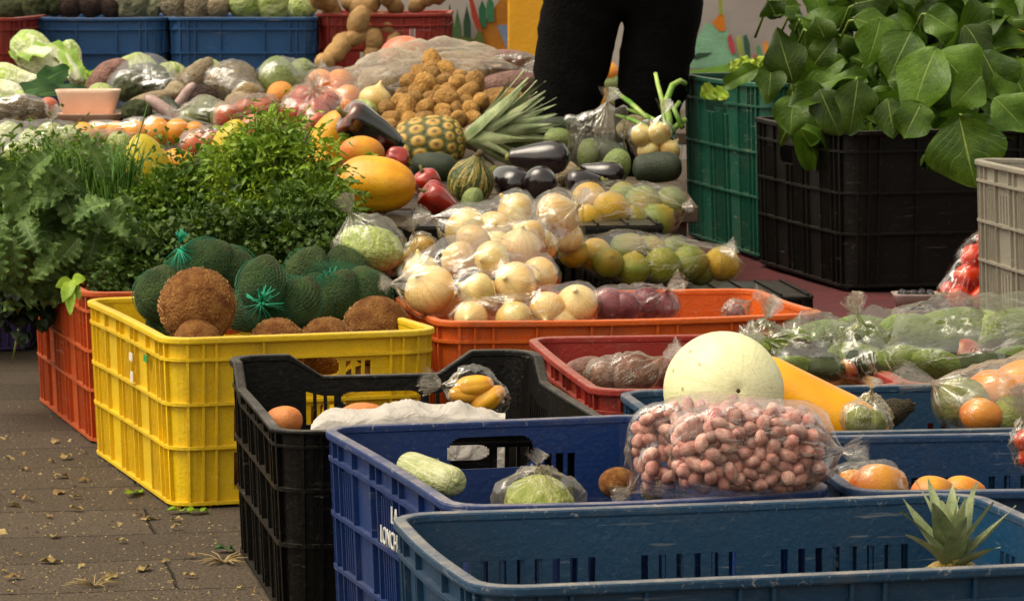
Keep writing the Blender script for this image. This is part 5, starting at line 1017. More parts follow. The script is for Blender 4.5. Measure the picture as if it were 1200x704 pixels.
for kd, x, y, Y, d, ax, nm, l in (
    ('carrot_tomato', 56, 128, 7.62, 26, (.3, 0, 1), 'carrot', 'orange carrot piece at the end of the mushroom pack'),
    ('pink_root', 124, 92, 8.3, 34, (.6, 0, .6), 'root', 'dusky root leaning behind the pink tray'),
    ('florets', 172, 100, 8.2, 60, (.2, -.3, 1), 'broccoli', 'wrapped looking olive broccoli head behind the foam tray'),
    ('florets', 152, 102, 8.15, 42, (0, -.4, 1), 'broccoli', 'smaller broccoli head tucked beside the bigger one'),
    ('cabbage', 160, 84, 8.5, 52, (0, 0, 1), 'cabbage', 'yellow green cabbage behind the broccoli heads'),
    ('cabbage', 200, 90, 8.5, 40, (0, 0, 1), 'cabbage', 'small pale cabbage right of the broccoli'),
    ('root', 222, 98, 8.2, 34, (.6, 0, .5), 'root', 'grey tan root beside the broccoli'), ('root', 205, 108, 8.0, 26, (1, 0, .3), 'root', 'long pale root lying across the broccoli stalk'),
    ('cabbage', 243, 88, 8.6, 44, (0, 0, 1), 'cabbage', 'green cabbage behind the big wrapped celeriac'),
    ('beet', 238, 116, 7.9, 34, (1, 0, 0), 'beet', 'dark grey beet below the wrapped celeriac'),
    ('chayote', 328, 97, 8.2, 48, (-.4, 0, 1), 'chayote', 'dark green chayote behind the oranges'), ('chayote', 350, 94, 8.25, 40, (.6, 0, 1), 'chayote', 'paler green chayote right of the dark one'),
    ('orange', 329, 112, 7.9, 34, (0, 0, 1), 'orange', 'single orange in front of the chayotes'),
    ('daikon', 192, 128, 7.7, 15, (.75, -.2, -.5), 'root', 'slender lilac white root among the greens'),
    ('cucumber', 205, 133, 7.75, 20, (.4, -.5, -.4), 'cucumber', 'dark wet looking cucumber beside the lilac root'),
    ('florets', 160, 132, 7.7, 36, (0, 0, 1), 'broccoli', 'dark broccoli piece under the lilac root'),
    ('chayote', 240, 132, 7.7, 36, (.6, 0, 1), 'chayote', 'grey green chayote below the dark beet'), ('chayote', 262, 138, 7.6, 32, (-.4, 0, 1), 'chayote', 'dull green chayote left of the pink tomatoes bag'),
    ('chayote', 222, 142, 7.6, 26, (0, 0, 1), 'chayote', 'small chayote above the row of yellow fruit'),
    ('green_papaya', 172, 196, 6.85, 56, (-.2, -.3, 1), 'papaya', 'spotted yellow green papaya standing behind the chives'),
    ('passion', 207, 194, 6.9, 40, (1, 0, 0), 'mango', 'yellow mango between the papaya and the parsley'),
    ('green_papaya', 272, 172, 6.9, 46, (.3, -.2, 1), 'papaya', 'yellow papaya half hidden behind the tall herb bunch'),
    ('papaya', 385, 170, 6.7, 48, (.4, -.2, .8), 'papaya', 'yellow papaya showing through the tall herb bunch'),
    ('passion', 372, 196, 6.4, 40, (1, 0, .2), 'fruit', 'orange yellow fruit behind the side of the tall herb bunch')):
    fpx(kd, x, y, Y, d, ax, name=nm, label=l, cat=nm, sq=(1, 1, 1))
wrapit('hazy bag round the big celeriac in front of the far blue crate', [('celeriac', 275, 98, 8.2, 50, (1, 0, 0), 'celeriac', 'big pale celeriac in a hazy bag', None), ('root', 290, 112, 8.1, 32, (1, 0, .2), 'root', 'pale root under the celeriac in the hazy bag', None), ('root', 256, 96, 8.2, 34, (1, 0, .2), 'root', 'round pale root in the hazy celeriac bag', None)], (1, 0, -.2), film('film_cel', '#eee6d4', .3, .2, .2, 16), 72, 0)
wrapit('clear bag of oranges tied beside the far red crate', [('orange', x, y, Y, d, rnd_axis(), 'orange', 'orange in the clear bag below the far red crate', 'oranges in the clear bag') for x, y, Y, d in ((376, 98, 7.9, 34), (398, 98, 7.9, 34), (408, 116, 7.8, 34), (390, 118, 7.85, 32), (404, 130, 7.75, 28))], (-.7, -.3, .3), film('film_or', '#f6f0e6', .12, .3, .14, 22), 73)
wrapit('knotted hazy bag of red tomatoes behind the tall herb bunch', [('tomato', x, y, Y, d, rnd_axis(), 'tomato', 'red tomato in the knotted hazy bag', 'tomatoes in the knotted hazy bag') for x, y, Y, d in ((345, 132, 7.35, 36), (370, 134, 7.35, 38), (384, 122, 7.4, 32), (356, 118, 7.45, 36), (372, 146, 7.3, 30))], (.1, -.3, 1), film('film_tom', '#f0e2d6', .36, .2, .2, 22), 74)
wrapit('hazy bag of long pink tomatoes lying across the heap', [('carrot_tomato', x, y, Y, d, (1, 0, .2), 'tomato', 'pink tomato in the hazy bag lying across the heap', 'pink tomatoes in the lying bag') for x, y, Y, d in ((268, 138, 7.3, 30), (288, 132, 7.35, 32), (308, 130, 7.35, 30))], (1, 0, .2), film('film_pt', '#f0e0d4', .36, .2, .2, 22), 75, .02)
wrapit('low bag of carrots in front of the pink tomatoes', [('carrot_tomato', x, y, Y, d, (1, 0, .1), 'carrot', 'thick orange pink carrot in the low bag', 'carrots in the low bag') for x, y, Y, d in ((228, 170, 7.0, 28), (248, 168, 7.0, 30), (268, 166, 7.0, 28))], (1, 0, .1), film('film_car', '#f0e0d4', .26, .25, .2, 22), 76, .02)
wrapit('clear film pack of yellow fruit in a row', [('passion', x, y, Y, d, rnd_axis(), 'fruit', 'yellow orange fruit in the film pack row', 'yellow fruit in the film pack') for x, y, Y, d in ((114, 156, 7.3, 28), (136, 156, 7.3, 28), (160, 156, 7.3, 30), (184, 154, 7.3, 32), (208, 155, 7.3, 32), (228, 155, 7.3, 26))], (1, 0, .1), film('film_yel', '#faf4ea', .08, .5, .1, 22), 77, .01, blend=.4)
wrapit('clear bag of pale green sprouts behind the chives', [('cabbage', x, y, Y, d, rnd_axis(), 'cabbage', 'pale green sprout in the clear bag behind the chives', 'pale sprouts in the clear bag') for x, y, Y, d in ((10, 160, 7.0, 36), (36, 168, 6.95, 34), (60, 160, 7.0, 36), (20, 182, 6.9, 34), (80, 160, 7.0, 30), (48, 184, 6.9, 30), (140, 168, 7.0, 30))], (.2, -.2, 1), CLEAR, 78, .03)
fpx('root', 180, 115, 7.95, 20, (1, -.1, .25), name='root', label='long pale stalk like root lying under the broccoli', cat='root', var=2, sq=(.8, .8, 1.4))
# ------------------------------------------------------------------ on the far crates
for kd, x, y, d, nm, l in (
    ('florets', 14, 8, 40, 'broccoli', 'broccoli head at the near end of the far blue crate'), ('florets', 40, 6, 44, 'broccoli', 'second broccoli head on the far blue crate'), ('florets', 62, 2, 36, 'broccoli', 'broccoli head next to the dark beets'),
    ('beet', 82, 4, 36, 'beet', 'dark earthy beet next to the broccoli heads'), ('beet', 108, 3, 38, 'beet', 'round earthy beet in the middle of the far blue crate'), ('beet', 130, 4, 34, 'beet', 'earthy beet next to the cauliflower'),
    ('curds', 156, 5, 48, 'cauliflower', 'greenish cauliflower head at the end of the far blue crate'), ('curds', 178, 9, 30, 'cauliflower', 'small cauliflower head on the crate rim'),
    ('celeriac', 206, 6, 40, 'celeriac', 'pale celeriac at the corner of the cabbage crate'), ('celeriac', 232, 4, 42, 'celeriac', 'celeriac with a pale cut face next to the cabbages'), ('root', 252, 6, 38, 'root', 'pale cut root leaning on the cabbages'),
    ('cabbage', 288, 4, 46, 'cabbage', 'green cabbage in the middle of its crate'), ('cabbage', 322, 3, 50, 'cabbage', 'biggest green cabbage on the far crate'), ('cabbage', 352, 5, 44, 'cabbage', 'green cabbage next to the ginger crate')):
    fpx(kd, x, y, 9.45, d, rnd_axis(), name=nm, label=l, cat=nm)
gm = produce('ginger_skin', '#a5814e', '#8a6a40', 3, .8, .5, 10, val=.3)
rd = random.Random(12)
for i, (x, y, l) in enumerate(((388, 12, 'knobbly ginger root at the cabbage side of the far red crate'), (412, 6, 'branching ginger root on the far red crate'), (436, 2, 'upper ginger root in the middle of the far red crate'), (462, 6, 'ginger root lying across the far red crate rim'), (490, 5, 'ginger root at the banner end of the far red crate'), (420, 26, 'ginger root hanging down over the red crate front'))):
    mb = MB(); p0 = Vector((0, 0, 0)); dr = Vector((rd.uniform(-1, 1), -.2, rd.uniform(-.4, .4) - (2 if i == 5 else 0))).normalized()
    for q in range(5):
        vs, fs = lathe(ball(1.5), 12, 16, nz=(.12, 2), seed=i * 7 + q); rad = rd.uniform(.026, .036)
        mb.add(vs, fs, None, Matrix.Translation(p0) @ axis_rot(dr) @ Matrix.Scale(rad * 1.7, 4)); p0 = p0 + dr * rad * 1.3; dr = (dr + Vector((rd.uniform(-.8, .8), rd.uniform(-.3, .3), rd.uniform(-.7, .7)))).normalized()
    o = mb.build('ginger_root', gm, None, True); o.location = P(x, y, 9.4 if i != 5 else 9.27); tag(o, l, 'ginger root')

# ================================================================== GREENS
def bunch(name, label, cat, base, heads, m, n=30, leaf=(.012, .010), per=46, spread=.03, seed=0, shape='ovate', stemr=.0012, droop=.02, stem=True, ruf=(.002, 3), group=None, fill=0):
    """stems rise from base to each head; leaflets crowd round the upper half of every stem"""
    rd = random.Random(seed); root = empty(name, base); tag(root, label, cat, group); B = Vector(base); lm = MB(); sm = MB()
    vars_ = [leafgrid(leaf[0], leaf[1], shape, .25, .9, ruf, i, 3, 3) for i in range(6)]
    for i in range(n):
        h = heads[i % len(heads)]; tip = Vector(h[0]) + Vector((rd.gauss(0, h[1]), rd.gauss(0, h[1]), rd.gauss(0, h[1] * .7))) - B
        b = Vector((rd.gauss(0, .012), rd.gauss(0, .012), 0)); mid = b.lerp(tip, .55) + Vector((rd.gauss(0, .015), rd.gauss(0, .015), droop))
        pts = [b.lerp(mid, t_ / 4).lerp(mid.lerp(tip, t_ / 4), t_ / 4) for t_ in range(5)]
        if stem: sm.tube(pts, [stemr * 1.4, stemr * 1.2, stemr, stemr * .8, stemr * .5], 4, rd.random())
        sh = rd.random()
        for q in range(per):
            f = 1 - abs(rd.gauss(0, .26)); f = max(.25, min(1, f)); k_ = min(3, int(f * 4)); c_ = pts[k_].lerp(pts[k_ + 1], f * 4 - k_) if k_ < 4 else pts[4]
            off = Vector((rd.gauss(0, 1), rd.gauss(0, 1), rd.gauss(0, .8))) * spread * .5; p = c_ + off
            d = (off.normalized() + Vector((rd.gauss(0, .5), rd.gauss(0, .5) - .2, rd.gauss(0, .5)))).normalized(); M_, _ = frame(p, p + d, Vector((rd.gauss(0, .6), rd.gauss(0, .6) - .35, 1)))
            g = vars_[rd.randrange(6)]; lm.add(g[0], g[1], g[2], M_ @ Matrix.Scale(rd.uniform(.6, 1.3), 4), min(1, max(0, sh * .5 + rd.random() * .5)))
    if stem: sm.build('stems', scal2, root, True)
    lm.build('leaves', m, root, True); return root
scal2 = leafmat('herb_stem', '#4c6a22', '#87994a', None, rough=.45, trans=.05)
herb_d = leafmat('dark_herb', '#2c460e', '#4a661a', None, rough=.5); herb_m = leafmat('mid_herb', '#426012', '#6c8a24', None, rough=.5); herb_l = leafmat('light_herb', '#5e8616', '#98ae34', None, rough=.45, val=.7)
ZC = .19
def bse(px, Y, z=ZC): p = P(px, 300, Y); p.z = z; return p
bunch('parsley_bunch', 'curly dark parsley bunch right behind the yellow crate', 'herb bunch', bse(230, 5.62), [(P(x, y, 5.62), .036) for x, y in ((150, 292), (185, 285), (215, 275), (170, 305), (250, 272), (140, 315), (232, 292))], herb_d, 150, (.0100, .0100), 42, .024, 1, ruf=(.004, 3))
bunch('parsley_bunch', 'curly parsley bunch spilling toward the cabbage bag', 'herb bunch', bse(320, 5.66), [(P(x, y, 5.62), .034) for x, y in ((300, 262), (330, 270), (360, 262), (345, 285), (385, 290), (310, 288), (372, 275))], herb_d, 150, (.0100, .0100), 42, .024, 2, ruf=(.004, 3))
bunch('parsley_bunch', 'upper parsley bunch in front of the spotted papaya', 'herb bunch', bse(240, 5.85), [(P(x, y, 5.85), .034) for x, y in ((190, 225), (215, 210), (240, 205), (180, 250), (215, 240), (245, 235))], herb_m, 140, (.0100, .0095), 42, .024, 3, ruf=(.004, 3))
bunch('celery_bunch', 'tall bright green celery leaf bunch in the middle of the herbs', 'herb bunch', bse(310, 5.72), [(P(x, y, 5.8), .015) for x, y in ((318, 140), (300, 150), (345, 158), (262, 180), (290, 170), (340, 175), (270, 195), (315, 195), (355, 205), (372, 190), (335, 225), (366, 240), (300, 225), (280, 215), (376, 215))], herb_l, 150, (.024, .0075), 32, .045, 4, 'spear', .0026, .045, True, (.003, 2))
bunch('celery_bunch', 'celery leaves hanging toward the papaya', 'herb bunch', bse(350, 5.68), [(P(x, y, 5.7), .02) for x, y in ((372, 255), (380, 240), (355, 240), (378, 275), (340, 250), (384, 268))], herb_m, 80, (.024, .008), 32, .045, 5, 'spear', .0026, .03, True, (.003, 2))
bunch('cilantro_bunch', 'feathery green cilantro bunch behind the kale', 'herb bunch', bse(90, 6.1, .25), [(P(x, y, 6.1), .03) for x, y in ((60, 195), (85, 185), (110, 195), (40, 205), (75, 205), (120, 215), (95, 210))], herb_m, 70, (.012, .006), 64, .06, 6)
bunch('dill_bunch', 'fine feathery dill bunch at the outer end of the greens', 'herb bunch', bse(10, 6.15, .22), [(P(x, y, 6.1), .03) for x, y in ((-10, 200), (5, 215), (15, 235), (-15, 240), (20, 205), (0, 255))], herb_m, 60, (.020, .003), 60, .06, 7, 'spear')
# chives
cm = leafmat('chive', '#35601e', '#688c34', None, rough=.45, trans=.1)
def chives(label, cx, sx, yb, yt, Y, n, seed):
    rd = random.Random(seed); b0 = P(cx, yb, Y); r = empty('chive_bunch', b0); tag(r, label, 'chives'); mb = MB()
    for i in range(n):
        x = rd.gauss(0, sx); b = P(cx + x * .55, yb + rd.uniform(-8, 8), Y + rd.uniform(-.03, .03)) - b0; t_ = P(cx + x * 1.25 + rd.gauss(0, 6), yt + abs(rd.gauss(0, 22)), Y + rd.uniform(-.06, .04)) - b0
        mb.tube([b, b.lerp(t_, .4) + Vector((0, 0, .004)), b.lerp(t_, .75), t_ + Vector((rd.gauss(0, .012), 0, -.004))], [.0017, .0017, .0014, .0005], 4, rd.random())
    mb.build('blades', cm, r, True)
chives('upright chive bunch left of the parsley', 138, 14, 268, 160, 5.9, 90, 1)
chives('looser chive bunch behind the kale', 95, 30, 250, 150, 6.0, 80, 2)
mb = MB(); mb.tube([P(150, 220, 5.9), P(157, 180, 5.9), P(167, 145, 5.9), P(174, 118, 5.9)], [.0016, .0014, .0011, .0005], 5); tag(mb.build('grass_blade', cm, None, True), 'single long grass blade rising in front of the spotted papaya', 'grass blade')
# kale
kextra = 34
kalem = leafmat('kale_leaf', '#48662e', '#708c48', '#aab48c', .02, .5, None, .2, .5, .7)
ks = []; rd = random.Random(9)
for (b, t_, W, ru) in (((60, 270), (58, 205), .075, .006), ((82, 285), (70, 215), .06, .005), ((50, 280), (18, 228), .08, .008), ((75, 275), (25, 265), .075, .010), ((80, 290), (8, 292), .085, .012), ((85, 295), (28, 318), .075, .012), ((70, 300), (2, 335), .085, .014), ((85, 300), (52, 352), .07, .014), ((110, 290), (120, 240), .07, .010), ((100, 280), (140, 268), .07, .012), ((95, 285), (138, 300), .075, .013), ((90, 290), (120, 330), .07, .013), ((80, 300), (78, 340), .06, .012), ((60, 310), (-12, 312), .08, .013), ((50, 320), (20, 352), .07, .013), ((105, 265), (95, 232), .06, .008), ((40, 285), (-12, 270), .08, .01), ((90, 300), (60, 300), .07, .012), ((66, 318), (36, 340), .075, .014), ((112, 300), (105, 318), .06, .012)):
    dY = rd.uniform(-.05, .05); ks.append(((b[0], b[1], 5.72 + dY), (t_[0], t_[1], 5.60 + dY), W, 'ovate', rd.uniform(.0, .3), rd.uniform(.2, .9), (ru * 1.1, 6.5), (rd.uniform(-.35, .35), -1, rd.uniform(0, .6))))
for _ in range(kextra):
    x = rd.uniform(-15, 135); y = rd.uniform(205, 300); a = rd.gauss(PI / 2, .7) if y > 240 else rd.uniform(-PI, PI); L = rd.uniform(38, 62); dY = rd.uniform(-.09, .0)
    ks.append(((x, y, 5.68 + dY), (x + L * math.cos(a), y + L * math.sin(a), 5.62 + dY), rd.uniform(.03, .048), 'ovate', rd.uniform(.2, .7), rd.uniform(.3, 1.6), (rd.uniform(.006, .009), 6.5), (rd.uniform(-.8, .8), -1, rd.uniform(-.2, .9))))
leaves_thing('kale_bunch', 'blue green curly kale bunch hanging over the end of the vermilion crate', 'kale', ks, kalem, 18, 60, P(80, 290, 5.72))
bunch('kale_sprigs', 'dark ruffled greens hanging lowest in front of the purple crate', 'kale', P(40, 300, 5.85), [(P(x, y, 5.75), .018) for x, y in ((5, 345), (25, 350), (15, 325), (40, 345), (-8, 330))], leafmat('dark_kale', '#14260f', '#26381c', None, rough=.55), 40, (.024, .020), 30, .05, 11, ruf=(.006, 3), stem=True)
leaves_thing('basil_sprig', 'small bright sprig hanging over the vermilion crate edge', 'herb sprig', [((84, 328, 5.40), (66, 335, 5.38), .02, 'ovate', .1, .4, (.001, 2), None), ((84, 328, 5.40), (74, 350, 5.36), .022, 'ovate', .1, .4, (.001, 2), None), ((84, 328, 5.40), (98, 326, 5.38), .02, 'ovate', .1, .4, (.001, 2), None), ((82, 335, 5.39), (82, 368, 5.36), .018, 'ovate', .1, .3, (.001, 2), None), ((86, 332, 5.4), (93, 350, 5.38), .016, 'ovate', .1, .3, (.001, 2), None)], herb_l, 6, 6)
mb = MB(); mb.tube([P(27, 362, 5.9), P(20, 395, 5.9), P(14, 425, 5.92)], [.003, .0028, .0015], 5); tag(mb.build('herb_stalk', scal2, None, True), 'thin stalk hanging down in front of the purple crate', 'stalk')
# ------------------------------------------------------------------ chard over the black crate
chard = leafmat('chard_leaf', '#304c0c', '#52701e', '#98aa58', .016, .38, None, .24, 1.1, .45)
rd = random.Random(21); cs = []
def cl(bx, by, tx, ty, W, Y=6.3, dy=-.03, fold=.12, curl=.5, ru=.006, nr=None): cs.append(((bx, by, Y), (tx, ty, Y + dy), W, 'chard', fold, curl, (ru * 1.0, 1.35), nr or (rd.uniform(-.5, .5), -1, rd.uniform(-.2, .6))))
for _ in range(165):
    x = rd.uniform(925, 1215); y = rd.uniform(-6, 150); Yq = 6.75 - .35 * (y / 150) + rd.uniform(-.03, .08); a = rd.uniform(.1, PI - .1) if y > 60 else rd.uniform(-PI, PI)
    a = a if x > 960 else rd.uniform(-.9, 1.6)
    L = rd.uniform(48, 96); cl(x, y, x + L * math.cos(a) * 1.0, y + L * math.sin(a), rd.uniform(.04, .072), Yq, rd.uniform(-.06, .02), rd.choice((-1.4, -.5, .35, .6, .8, 1.2)), rd.uniform(.2, 2.0), .012, (rd.uniform(-1.2, 1.2), -1, rd.uniform(-.6, 1.4)))
for a in ((1098, 56, 1060, 136, .105, 6.22), (1100, 60, 1148, 112, .115, 6.22, -.03, -.1, .4), (1124, 138, 1142, 222, .145, 6.12, -.02, .08, .4), (930, 98, 910, 36, .075, 6.35), (975, 62, 955, 24, .065, 6.4), (968, 108, 926, 122, .05, 6.3, -.05, .8, .3), (890, 80, 842, 100, .035, 6.25, 0, .5, .8), (1032, 22, 1018, 78, .070, 6.3), (1068, 36, 1040, 92, .085, 6.28), (1000, 22, 1066, 36, .06, 6.45, -.02, .1, .6), (955, 75, 975, 46, .06, 6.38), (1005, 92, 1000, 158, .075, 6.25), (960, 105, 985, 158, .07, 6.27), (930, 110, 925, 156, .07, 6.3), (1150, 60, 1185, 122, .09, 6.25), (1180, 70, 1210, 130, .09, 6.25), (1165, 115, 1205, 150, .08, 6.2), (1080, 120, 1060, 160, .075, 6.2), (1040, 115, 1048, 160, .06, 6.22), (905, 70, 900, 120, .055, 6.35), (1130, 30, 1165, 70, .075, 6.4), (1085, 15, 1120, 35, .07, 6.5), (1150, 90, 1120, 125, .07, 6.2), (900, 12, 940, 4, .05, 6.55, 0, .3, .3), (912, 22, 900, 4, .05, 6.55), (1000, 5, 1050, -6, .07, 6.6)):
    cl(*a)
leaves_thing('chard_bunch', 'mass of big dark green chard leaves overflowing the black crate', 'chard', cs, chard, 16, 24, Vector((.85, 6.5, .45)), petiole=True)
leaves_thing('turnip_greens', 'few yellow green leaves inside the tall green crate', 'leaves', [((872 + i * 6, 88, 7.2), (855 + i * 7, 72 - (i % 3) * 4, 7.2), .035, 'ovate', .2, .5, (.006, 3), None) for i in range(6)] + [((838, 104, 7.1), (822, 112, 7.08), .04, 'ovate', .2, .5, (.006, 3), None), ((850, 104, 7.1), (838, 116, 7.08), .035, 'ovate', .2, .5, (.006, 3), None)], leafmat('yellow_green_leaf', '#7c9a20', '#aaba3a', None))
leaves_thing('corn_husk', 'dry yellow husk leaf lying on the chard heap', 'husk', [((1140, 42, 6.7), (1186, 6, 6.75), .05, 'ovate', .5, .2, (.002, 2), None), ((1150, 46, 6.7), (1188, 30, 6.75), .05, 'ovate', .5, .2, (.002, 2), None), ((1175, 50, 6.65), (1215, 44, 6.65), .04, 'ovate', .5, .2, (.002, 2), None)], leafmat('dry_husk', '#c09a34', '#d8b85a', None, rough=.6))
# tomato bag and berry trays on the red cloth
clr = plain('clear_tray', '#b9a9a2', .2, '#a0908a', 10, .05, 60)
for (lb, x0, x1, y0, y1, Y) in (('small pinkish tray of dark berries in front of the black crate', 1048, 1104, 345, 362, 6.0),):
    r = tray('berry_tray', x0, x1, y0, y1, Y, lb, clr, .07); c0 = r.location
    for q in range(16 if Y < 5.8 else 8):
        p = c0 + Vector((((q % 4) - 1.5) * .016 + random.uniform(-.003, .003), (((q // 4) % 4) - 1.5) * .015, (y1 - y0) / S(Y) * .9 + random.uniform(-.004, .006)))
        fruit('berry', p, .017, rnd_axis(), label='dark berry in the ' + ('front' if Y < 5.8 else 'tilted rear') + ' tray on the red cloth', cat='berry', group='berries in the ' + ('front' if Y < 5.8 else 'rear') + ' tray')
wrapit('clear bag of red tomatoes standing on the red cloth by the grey crate', [('tomato', x, y, Y, d, rnd_axis(), 'tomato', 'red tomato in the standing bag by the grey crate', 'tomatoes in the standing bag') for x, y, Y, d in [(x_ + 16, y_ + 2, 6.04 + (Y_ - 5.5) * .35, d_ * 1.18) for x_, y_, Y_, d_ in ((1108, 350, 5.50, 34), (1134, 350, 5.50, 34), (1118, 326, 5.55, 34), (1142, 324, 5.56, 34), (1126, 302, 5.6, 32), (1146, 298, 5.62, 30), (1140, 280, 5.66, 24), (1152, 345, 5.55, 30), (1154, 310, 5.6, 30), (1098, 340, 5.52, 24))]], (.25, .1, 1), film('film_tb', '#ffe0d2', .0, .3, .08, 22), 91, .03)
# ------------------------------------------------------------------ dry leaves and scraps on the paving
rd = random.Random(33)
def gp(px, py):
    u = (352 - py) / FPX; d = Vector(((px - 600) / FPX, math.cos(TH) + u * math.sin(TH), -math.sin(TH) + u * math.cos(TH))); return Vector((0, 0, HC)) + d * (-HC / d.z)
dry = [leafmat('dry_leaf_' + str(i), a, b, None, rough=.8, trans=.1) for i, (a, b) in enumerate((('#a8945e', '#7c683c'), ('#927448', '#5c4830'), ('#7c6840', '#b09c68')))]
lib = []
for i in range(6):
    mb = MB(); g = leafgrid(.034 if i < 4 else .022, .017 if i < 4 else .012, 'ovate', rd.uniform(.1, .5), rd.uniform(-.5, 1.2), (.003, 2), i, 6, 8); mb.add(*g); lib.append(mb.mesh('dry_leaf', dry[i % 3]))
spots = [(28, 532), (66, 518), (24, 594), (52, 606), (158, 605), (140, 615), (20, 684), (40, 690), (116, 595), (72, 540), (6, 518), (128, 578), (100, 560), (200, 622), (285, 690), (302, 694), (230, 678), (228, 655), (45, 660), (8, 672), (18, 652), (60, 632), (100, 664), (150, 637), (265, 610), (175, 588), (120, 540), (84, 517)]
for _ in range(34):
    spots.append((rd.uniform(-5, 330), 510 + 190 * rd.random() ** .8))
for (x, y) in spots:
    p = gp(x, y)
    if x > 105 + (y - 520) * .95 and y < 600 or x > 268 + (y - 640) * 1.1 and y >= 600: continue
    o = bpy.data.objects.new('dry_leaf', rd.choice(lib)); COL.objects.link(o); s_ = rd.choice((.35, .45, .6, .75, .95))
    o.location = p + Vector((0, 0, .004)); o.rotation_euler = (rd.gauss(0, .15), rd.gauss(0, .15), rd.uniform(0, 6.28)); o.scale = (s_,) * 3
    tag(o, 'small dry yellowish leaf scrap lying on the dark paving', 'dry leaf', 'dry leaves scattered on the paving')
for lb, b, t_, W in (('green wilted leaf lying at the foot of the yellow crate', (196, 603), (226, 600), .02), ('second green wilted leaf at the foot of the yellow crate', (220, 604), (246, 600), .022), ('dark green leaf lying by the black crate corner', (252, 648), (276, 646), .022), ('small green leaf near the side of the yellow crate', (150, 584), (168, 575), .02)):
    A, B = gp(*b), gp(*t_); M_, L = frame(Vector((0, 0, .006)), B - A + Vector((0, 0, .006)), (0, 0, 1)); mb = MB(); g = leafgrid(L, W, 'ovate', .3, .3, (.004, 2), 5, 6, 8); mb.add(g[0], g[1], g[2], M_)
    o = mb.build('green_leaf', herb_l if 'dark' not in lb else grnleaf, None, True); o.location = A; tag(o, lb, 'leaf')
strawm = plain('straw', '#a08a5c', .8)
for lb, c, n in (('little tuft of dry straw by the black crate', (262, 660), 26), ('little tuft of dry straw near the picture bottom', (110, 688), 16)):
    mb = MB(); g0 = gp(*c)
    for i in range(n):
        a = rd.uniform(0, 6.28); L = rd.uniform(.02, .05); e = Vector((math.cos(a) * L, math.sin(a) * L, rd.uniform(.002, .012))); mb.tube([(0, 0, .002), e * .5 + Vector((0, 0, .004)), e], [.0009, .0008, .0005], 4)
    o = mb.build('straw_tuft', strawm, None, True); o.location = g0; tag(o, lb, 'straw')
# small labels stuck on crates
def sticker(name, crate_o, side_x, y, z, wy, hz, c, label=None):
    mb = MB(); mb.bx(side_x - .001, side_x, y - wy / 2, y + wy / 2, z - hz / 2, z + hz / 2); o = mb.build(name, plain('paper_' + c[1:], c, .7), crate_o); return o
sticker('paper_label', cY, -.2035, -.06, .195, .022, .012, '#d8d4c8'); sticker('paper_label', cY, -.2025, -.06, .165, .018, .016, '#d8d4c8'); sticker('paper_label', cY, -.2045, -.17, .205, .026, .010, '#2a8a3a')

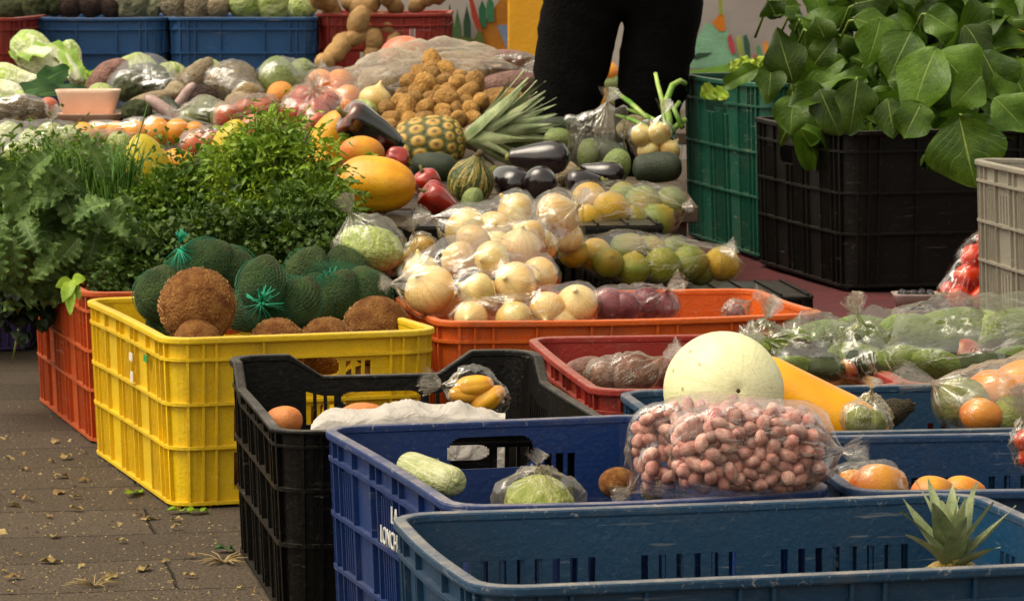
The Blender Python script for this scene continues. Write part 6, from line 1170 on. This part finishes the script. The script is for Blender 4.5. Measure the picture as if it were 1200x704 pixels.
# more film packs in the heap
for lb, pts, tail, mt, sd in (
    ('loose clear film over the olive broccoli heads', ((172, 100, 8.2, .075), (150, 104, 8.15, .05), (198, 106, 8.1, .03)), (1, -.2, .3), CLEAR, 101),
    ('hazy film over the grey green chayotes in the heap', ((240, 132, 7.7, .04), (262, 138, 7.6, .035), (222, 142, 7.6, .03)), (-1, 0, .2), HAZY, 102),
    ('clear film bag over the green chayotes beside the oranges', ((328, 97, 8.2, .06), (350, 94, 8.25, .05)), (1, 0, .5), CLEAR, 103)):
    bag(lb, [(P(x, y, Y), r_) for x, y, Y, r_ in pts], tail, mt, taillen=.02, seed=sd, blend=.75)
for kd, x, y, Y, d, ax, nm, l in (
    ('carrot_tomato', 300, 150, 7.1, 34, (1, 0, .1), 'tomato', 'reddish tomato between carrots and the tall herb bunch'),
    ('passion', 96, 158, 7.25, 30, (1, 0, 0), 'fruit', 'orange fruit at the outer end of the yellow film pack'),
    ('daikon', 214, 118, 7.9, 15, (.5, -.3, .7), 'root', 'short lilac root standing among the greens'),
    ('cabbage', 118, 112, 8.0, 34, (0, 0, 1), 'cabbage', 'small yellow green cabbage behind the foam tray'),
    ('celeriac', 300, 128, 7.7, 30, (0, 0, 1), 'celeriac', 'small pale celeriac above the lying tomato bag'),
    ('root', 282, 122, 7.8, 30, (1, 0, .1), 'root', 'pale root under the big celeriac bag'),
    ('orange', 420, 140, 7.2, 30, (0, 0, 1), 'orange', 'orange between the dark pepper and the pale cabbage'),
    ('white_onion', 416, 118, 7.8, 26, (0, 0, 1), 'onion', 'little white onion beside the orange bag'),
    ('chayote', 575, 150, 7.3, 34, (1, 0, .2), 'chayote', 'green chayote under the pineapple crown'),
    ('pink_root', 560, 160, 7.2, 32, (1, 0, .2), 'root', 'dusky root under the pineapple crown'),
    ('cucumber', 650, 150, 7.2, 26, (1, .3, .1), 'squash', 'slim dark squash behind the largest eggplant'),
    ('chayote', 655, 165, 7.0, 30, (1, 0, .1), 'chayote', 'yellow green chayote behind the largest eggplant'),
    ('root', 742, 150, 7.2, 30, (1, 0, .1), 'root', 'pale root behind the bag of small white onions')):
    fpx(kd, x, y, Y, d, ax, name=nm, label=l, cat=nm)

# grit and crumbs on the paving: far too many to count
rd = random.Random(77); mb = MB()
for i in range(5200):
    x, y = rd.uniform(-30, 400), 470 + 250 * rd.random(); p = gp(x, y)
    if noise.noise(Vector((p.x * 5, p.y * 5, 2))) < rd.uniform(-.55, .35): continue
    s_ = rd.uniform(.0008, .0026) * (2.0 if rd.random() < .05 else 1); a = rd.random() * 6.28; e = Vector((math.cos(a), math.sin(a), 0)) * s_; f = Vector((-e.y, e.x, 0)) * rd.uniform(.4, 1)
    mb.add([p - e, p + f, p + e, p - f, p + Vector((0, 0, s_ * .7))], [(0, 1, 4), (1, 2, 4), (2, 3, 4), (3, 0, 4)], None, None, rd.random())
gk = NT('grit'); at = gk.N('ShaderNodeAttribute', attribute_name='shade'); rp = gk.N('ShaderNodeValToRGB'); e = rp.color_ramp.elements
e[0].color = lin('#2a241c'); e[1].color = lin('#a08c62'); e.new(.55).color = lin('#5e5038'); gk.L(at.outputs['Fac'], rp.inputs[0]); gk.L(rp.outputs[0], gk.b.inputs['Base Color']); gk.b.inputs['Roughness'].default_value = .9
o = mb.build('grit', gk.m); o['kind'] = 'stuff'
